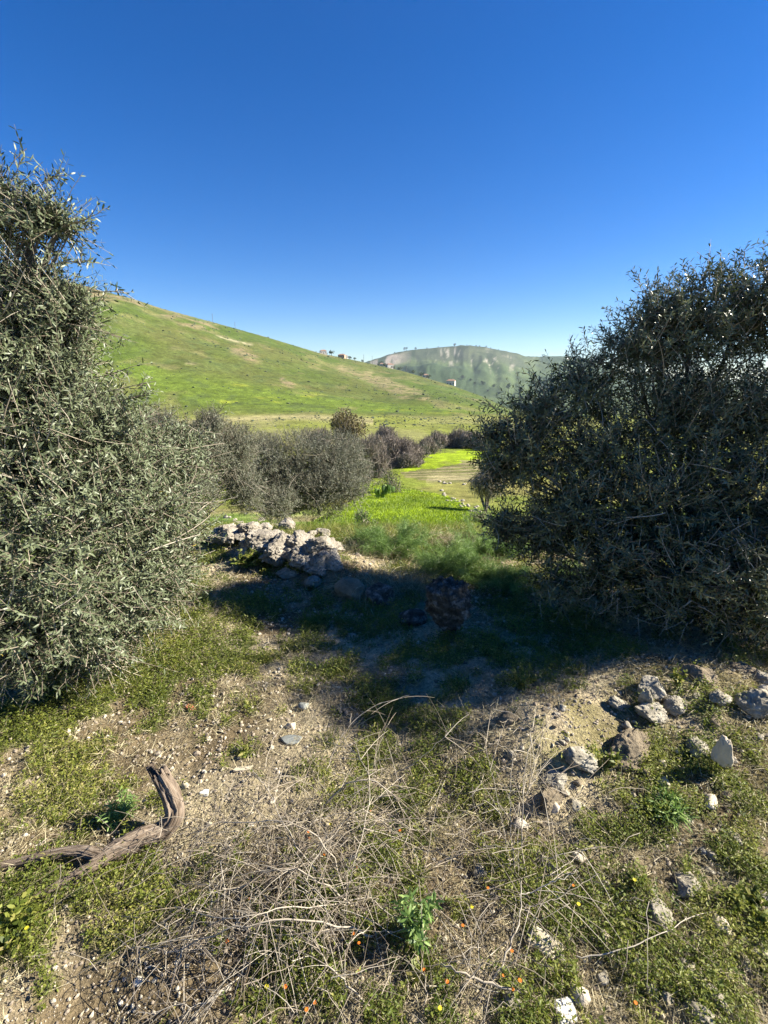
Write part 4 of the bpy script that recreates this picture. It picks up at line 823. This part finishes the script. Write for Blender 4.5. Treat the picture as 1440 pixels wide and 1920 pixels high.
# ------------------------------------------------------------------ ground cover, straw, gravel (nobody could count them)
def scatter(n, y0, y1, pw=1.0, amax=.95):
    """points denser near the camera"""
    y = y0 + (y1 - y0) * RNG.random(n) ** pw; x = RNG.uniform(-1, 1, n) * amax * (y * 1.0 + .35); return x, y
def cover():
    mb = MB()
    for n, y0, y1, pw, ll in ((520000, .5, 4.8, 1.15, .0098),):
        x, y = scatter(n, y0, y1, pw); v = veg(x, y); ok = RNG.random(n) < sstep(.40, .80, v); x, y, v = x[ok], y[ok], v[ok]; m = len(x)
        h = .055 * sstep(.3, .9, v) * RNG.random(m) ** 1.5 + .004; P = np.stack([x, y, H(x, y) + h], 1)
        s = ll * (.75 + .22 * y) * RNG.uniform(.5, 1.4, m); tone = fbm(x / .25, y / .25, 0, 3, 71)
        leaves(mb, P, unit(RNG.normal(size=(m, 3)) * [1, 1, .4]), unit(rand_dirs(m) * 1.3 + [0, 0, 1]), s, s * RNG.uniform(.3, .6, m), np.clip(tone * .9 + .45 * (RNG.random(m) - .35), 0, 1), True)
    o = mb.build('ground_cover', M['green_leaf']); tag(o, 'low mat of small leaved green weeds over the stony soil', 'weeds', kind='stuff')
    mb = MB(); n = 9000; x, y = scatter(n, .55, 4.6, 1.2); v = veg(x, y); ok = RNG.random(n) < sstep(.45, .8, v); x, y = x[ok], y[ok]; m = len(x)   # taller sprigs
    hh = RNG.uniform(.03, .10, m); B = np.stack([x, y, H(x, y)], 1); D = unit(RNG.normal(size=(m, 3)) * [.35, .35, 0] + [0, 0, 1]); tone = RNG.random(m) * .6
    tubes(mb, np.stack([B, B + D * hh[:, None] * .5, B + D * hh[:, None]], 1), np.array([[.0009, .0007, .0004]]), 3, tone)
    for j in range(9):
        t = RNG.uniform(.2, 1, m); s = RNG.uniform(.008, .02, m) * (.8 + .1 * y)
        leaves(mb, B + D * (hh * t)[:, None], unit(RNG.normal(size=(m, 3)) * [1, 1, .4] + [0, 0, .35]), unit(rand_dirs(m) * .6 + [0, 0, 1]), s, s * .38, np.clip(tone + .4 * RNG.random(m), 0, 1), True)
    o = mb.build('weed_sprigs', M['green_leaf']); tag(o, 'upright leafy weed sprigs standing above the mat of weeds', 'weeds', kind='stuff')
    mb = MB(); n = 110000; x, y = scatter(n, .5, 7.5, 1.3); v = veg(x, y); ok = RNG.random(n) < sstep(.45, .95, v) * .8 + .2 * (y > 3); x, y = x[ok], y[ok]; m = len(x)
    L = RNG.uniform(.02, .07, m) * (1 + .5 * (y > 3.2) + 1.6 * (y > 4.4)); ribbons(mb, np.stack([x, y, H(x, y) - .004], 1), unit(RNG.normal(size=(m, 3)) * [.6, .6, .2] + [0, 0, 1]), L, .0018 + .0005 * y, .4, np.clip(RNG.normal(.5, .25, m), 0, 1), 3)
    o = mb.build('grass', M['green_leaf']); tag(o, 'short green grass blades growing through the weeds', 'grass', kind='stuff')
    mb = MB(); n = 170000; x, y = scatter(n, .5, 6.5, 1.3); m = n; k = fbm(x / .4, y / .4, 0, 3, 72); ok = RNG.random(n) < sstep(.25, .6, k) * .9; x, y = x[ok], y[ok]; m = len(x)
    flat = RNG.random(m) < .75; D = RNG.normal(size=(m, 3)); D[:, 2] = np.where(flat, np.abs(D[:, 2]) * .15, 1.2)
    ribbons(mb, np.stack([x, y, H(x, y) + RNG.uniform(.001, .018, m)], 1), D, RNG.uniform(.012, .055, m) * (1 + .2 * y), .0011 + .0006 * y, .1, RNG.random(m), 3)
    o = mb.build('dry_litter', M['straw']); tag(o, 'dry straw, broken stems and dead leaves lying on the soil', 'litter', kind='stuff')
    # gravel
    mb = MB(); V, Fc = ico(1); n = 62000; x, y = scatter(n, .5, 4.2, 1.25); v = veg(x, y); ok = RNG.random(n) < 1.0 - .8 * sstep(.5, .9, v); x, y = x[ok], y[ok]; m = len(x)
    s = (.0018 + .0085 * RNG.random(m) ** 5) * (.45 + .33 * y); s = np.where(RNG.random(m) < .008, s * 1.9, s)
    W = V[None] * (s[:, None, None] * RNG.uniform(.6, 1.2, (m, 1, 3))) * (1 + RNG.normal(size=(m, len(V), 1)) * .10); th = RNG.uniform(0, 6.3, m)
    W = np.stack([W[..., 0] * np.cos(th)[:, None] - W[..., 1] * np.sin(th)[:, None], W[..., 0] * np.sin(th)[:, None] + W[..., 1] * np.cos(th)[:, None], W[..., 2] * .8], -1)
    W += np.stack([x, y, H(x, y) + s * .25], 1)[:, None]
    mb.add(W, [(np.arange(m)[:, None, None] * len(V) + Fc[None]).reshape(-1, 3)], np.repeat(RNG.random(m), len(V)))
    o = mb.build('gravel', gm); tag(o, 'loose pale gravel and small stones strewn over the soil', 'gravel', kind='stuff')
    # crop blades of the bright green field and of the slope
    mb = MB(); n = 160000; y = 7.0 * (60 / 7.0) ** RNG.random(n); x = RNG.uniform(-.35, .42, n) * y; z = H(x, y); px, py = pix(x, y, z); ok = poly_mask(px, py, FIELD); x, y, z = x[ok], y[ok], z[ok]; m = len(x)
    ribbons(mb, np.stack([x, y, z - .01], 1), unit(RNG.normal(size=(m, 3)) * [.35, .35, .1] + [0, 0, 1]), RNG.uniform(.08, .18, m), .004 + .0008 * y, .25, np.clip(fbm(x / 1.5, y / 1.5, 0, 3, 73) * 1.3 - .15 + RNG.normal(size=m) * .15, 0, 1), 3)
    o = mb.build('young_crop', M['lush']); tag(o, 'bright green young cereal crop covering the field below', 'crop', kind='stuff')
    mb = MB(); n = 60000; y = 4.6 * (16 / 4.6) ** RNG.random(n); x = RNG.uniform(-.75, .9, n) * y; z = H(x, y); px, py = pix(x, y, z); ok = ~(poly_mask(px, py, FIELD) & (y > 7.5)); x, y, z = x[ok], y[ok], z[ok]; m = len(x)
    ribbons(mb, np.stack([x, y, z - .01], 1), unit(RNG.normal(size=(m, 3)) * [.5, .5, .2] + [0, 0, 1]), RNG.uniform(.08, .26, m), .003 + .0005 * y, .4, np.clip(RNG.normal(.55, .3, m), 0, 1), 3)
    o = mb.build('slope_grass', M['green_leaf']); tag(o, 'rough tall grass on the lip of the slope before the field', 'grass', kind='stuff')
gm = leaf_mat('gravel_stone', [(0.0, (.13, .105, .08)), (.4, (.30, .25, .19)), (.9, (.42, .37, .28)), (1.0, (.54, .49, .40))], rough=.9, transl=0, spec=.2)
cover()

# ------------------------------------------------------------------ hillside scrub, far trees, houses, poles
def scrub():
    mb = MB(); V, Fc = ico(1)
    n = 11000; px = RNG.uniform(150, 1000, n); py = RNG.uniform(545, 800, n); pts = []
    Y = np.exp(RNG.uniform(math.log(150), math.log(900), n)); a = RNG.uniform(-.72, .33, n); x = a * Y; k = fbm(x / 50, Y / 50, 0, 3, 81)
    ok = RNG.random(n) < sstep(.40, .62, k) * .75 + .12; x, Y = x[ok], Y[ok]
    x2 = []; 
    m = len(x); z = H(x, Y); s = (.22 + .75 * RNG.random(m) ** 4) * (.35 + Y / 620.)
    W = V[None] * s[:, None, None] * RNG.uniform(.6, 1.5, (m, 1, 3)) * [1, 1, .6] * (1 + RNG.normal(size=(m, len(V), 1)) * .22) + np.stack([x, Y, z + s * .15], 1)[:, None]
    mb.add(W, [(np.arange(m)[:, None, None] * len(V) + Fc[None]).reshape(-1, 3)], np.repeat(RNG.random(m), len(V)))
    o = mb.build('hillside_scrub', M['far_green']); tag(o, 'dark low scrub dotted over the green hillside', 'scrub', kind='stuff')
scrub()
def far_tree(px, py, Yh, size, label, tall=1.0, group=None, loc=None):
    p = gnd(px, py) if loc is None else loc
    s = size; t = empty('far_tree', p, label, 'tree', group); Lm, Tm = MB(), MB(); n = 260
    tubes(Tm, bez(p - [0, 0, .3], p + [0, 0, s * tall * .7], jit=s * .02, k=4)[None], np.linspace(s * .06, s * .02, 4)[None], 5); Tm.build('trunk', M['bark'], t, True, p)
    bl = [(p + np.array([RNG.normal() * s * .22, RNG.normal() * s * .22, s * tall * RNG.uniform(.4, .85)]), s * .26) for _ in range(6)]
    P, d = crown_points(bl, n, .4, ground=False); leaves(Lm, P, unit(d + RNG.normal(size=P.shape) * .6), rand_dirs(len(P)), s * .14, s * .10, RNG.random(len(P)), True); Lm.build('crown', M['far_green'], t, False, p)
    return t
def crest(px, far=True):
    T_ = FS if far else SK; a = None
    ys = np.linspace(500, 720, 441) if far else np.linspace(520, 830, 621)
    aa, tt = zip(*[ray(px, q) for q in ys]); tab = np.interp(aa, T_[0], T_[1]); i = int(np.argmin(np.abs(np.array(tt) - tab))); a = aa[i]; Y = float(np.interp(a, T_[0], T_[2]))
    Ys = Y * .995; return np.array([a * Ys, Ys, float(H(a * Ys, Ys))])
G5 = 'trees along the crest of the far hill'
for px, s, tl, lb in ((758, 26, 1.5, 'narrow dark tree, left of a pair on the far crest'), (762, 24, 1.5, 'narrow dark tree, right of a pair on the far crest'), (779, 26, .8, 'low round tree on the far crest right of the narrow pair'), (853, 30, .9, 'largest round tree on the top of the far hill'),
                     (893, 18, .9, 'small tree on the far summit above the gullies'), (899, 16, .9, 'second small tree on the far summit above the gullies'), (911, 16, .9, 'small dark tree right of the far summit'), (920, 12, .8, 'tiny tree on the far crest sloping right'), (1018, 24, .9, 'lone tree on the low saddle at the right of the far hill'),
                     (935, 12, .8, 'tiny last tree before the far crest drops'), (800, 14, .6, 'low bushy tree on the left shoulder of the far hill'), (822, 12, .6, 'low bushy tree between the shoulder and the far summit'), (740, 16, .6, 'low tree at the left end of the far crest'), (875, 12, .7, 'low tree right of the largest round one')):
    far_tree(0, 0, 0, s * .55, lb, tl, G5, crest(px))
G6 = 'trees in the far valley behind the slope'
for px, py, s, tl, lb in ((953, 735, 34, 1.5, 'tall narrow tree in the far valley'), (905, 722, 30, .8, 'round tree in the far valley right of the pale house'), (868, 712, 30, .8, 'dark tree in the far valley just right of the pale house'), (882, 716, 20, .9, 'small tree in the far valley between two round ones'),
                         (925, 728, 24, .9, 'dark tree in the far valley left of the tall narrow one'), (975, 738, 34, .8, 'wide greyish tree in the far valley'), (1005, 736, 36, 1.3, 'tall tree in the far valley near the olive leaves'), (1025, 735, 36, 1.3, 'tall tree in the far valley behind the olive leaves'),
                         (890, 722, 18, .9, 'small dark tree below the round ones in the far valley'), (935, 740, 22, .6, 'low tree at the edge of the far meadow'), (990, 745, 26, .6, 'low hedge tree beyond the slope'), (915, 735, 20, .7, 'low tree just above the slope edge')):
    far_tree(px, py, 0, s * .6, lb, tl, G6)
G7 = 'trees beside the ridge houses'
for px, s, lb in ((622, 9, 'round dark tree between the two ridge houses'), (656, 6, 'small tree right of the terracotta house'), (665, 5, 'low tree farther right of the terracotta house'), (612, 5, 'small tree beside the first ridge house'), (680, 5, 'tiny tree near the end of the ridge'), (714, 9, 'dark tree left of the white house'), (722, 8, 'dark tree touching the white house'), (738, 6, 'low tree right of the white house'), (750, 7, 'small tree on the descending ridge'), (775, 7, 'dark tree on the descending ridge, lower'), (790, 7, 'tree beside the small cottage on the ridge'), (803, 6, 'low tree right of the small cottage')):
    far_tree(0, 0, 0, s, lb, .8, G7, crest(px, False))
def house(px, w, d, h, label, mat='plaster', loc=None, rz=0.0, hip=True):
    p = crest(px, False) if loc is None else loc; t = empty('house', p, label, 'house', 'small houses on the ridge', rz)
    def boxm(x0, x1, y0, y1, z0, z1):
        mb = MB(); V = np.array([(x, y, z) for z in (z0, z1) for x, y in ((x0, y0), (x1, y0), (x1, y1), (x0, y1))]); mb.add(V, [[(0, 3, 2, 1), (4, 5, 6, 7), (0, 1, 5, 4), (1, 2, 6, 5), (2, 3, 7, 6), (3, 0, 4, 7)]]); return mb
    boxm(-w / 2, w / 2, -d / 2, d / 2, -1.5, h).build('wall', M[mat], t)
    mb = MB(); e = .4; V = np.array([(-w / 2 - e, -d / 2 - e, h), (w / 2 + e, -d / 2 - e, h), (w / 2 + e, d / 2 + e, h), (-w / 2 - e, d / 2 + e, h), (-w / 4, 0, h + h * .38), (w / 4, 0, h + h * .38)])
    mb.add(V, [[(0, 1, 5, 4), (2, 3, 4, 5)], [(1, 2, 5), (3, 0, 4)], [(0, 3, 2, 1)]]); rf = mb.build('roof', M['tile'], t)
    boxm(w * .15, w * .22, -.3, .3, h + .3, h + h * .5).build('chimney', M[mat], rf)
    for i in range(3):
        x = -w * .33 + i * w * .33
        if i == 1: boxm(x - .5, x + .5, -d / 2 - .06, -d / 2 + .02, 0, 2.1).build('door', M['dark'], t)
        else: boxm(x - .6, x + .6, -d / 2 - .06, -d / 2 + .02, 1.0, 2.2).build('window', M['dark'], t)
    return t
house(606, 10, 8, 4.5, 'pale house with clay roof, highest on the ridge', rz=.3)
house(641, 11, 8, 4.2, 'terracotta house with a pale side on the ridge, second from the left', 'plaster_red', rz=-.2)
house(648, 6, 6, 3.5, 'small pale annex right of the terracotta house', rz=.5)
house(731, 12, 9, 5.5, 'white house where the ridge meets the far hill', rz=.4)
house(716, 8, 6, 4, 'small pale cottage left of the white house', rz=.1)
house(798, 7, 6, 4, 'small cottage half hidden by trees on the descending ridge', rz=.2)
house(846, 11, 9, 5, 'pink roofed pale house at the lower end of the ridge', loc=crest(846, False) + [0, 3, 1.0], rz=-.3)
def pole(px, h, label):
    p = crest(px, False); t = empty('power_pole', p, label, 'power pole', 'power poles on the ridge'); mb = MB()
    tubes(mb, np.array([[p - [0, 0, 1], p + [0, 0, h * .5], p + [0, 0, h]]]), np.full((1, 3), .22), 6); mb.build('post', M['pole'], t, False, p)
    mb = MB(); tubes(mb, np.array([[p + [-.9, 0, h * .93], p + [0, 0, h * .94], p + [.9, 0, h * .93]]]), np.full((1, 3), .12), 5); mb.build('crossarm', M['pole'], t, False, p)
pole(399, 10, 'tallest power pole on the bare hill skyline'); pole(441, 8, 'shorter power pole right of the tallest one'); pole(682, 13, 'power pole near the low point of the skyline'); pole(698, 14, 'power pole left of the white house'); pole(762, 9, 'power pole on the descending ridge')

# ------------------------------------------------------------------ the air over the valley
hz = MB(); V = np.array([(x, y, z) for z in (-480, 320) for x, y in ((-15500, -60), (15500, -60), (15500, 5300), (-15500, 5300))], float)
hz.add(V, [[(0, 3, 2, 1), (4, 5, 6, 7), (0, 1, 5, 4), (1, 2, 6, 5), (2, 3, 7, 6), (3, 0, 4, 7)]])
hm, ns, ls, b = nt('haze_air'); ns.remove(b); pv = ns.new('ShaderNodeVolumePrincipled'); pv.inputs['Color'].default_value = (.62, .78, 1.0, 1); pv.inputs['Density'].default_value = .00005; pv.inputs['Anisotropy'].default_value = .2
ls.new(pv.outputs[0], ns['Material Output'].inputs['Volume'])
tag(hz.build('haze', hm), kind='stuff')
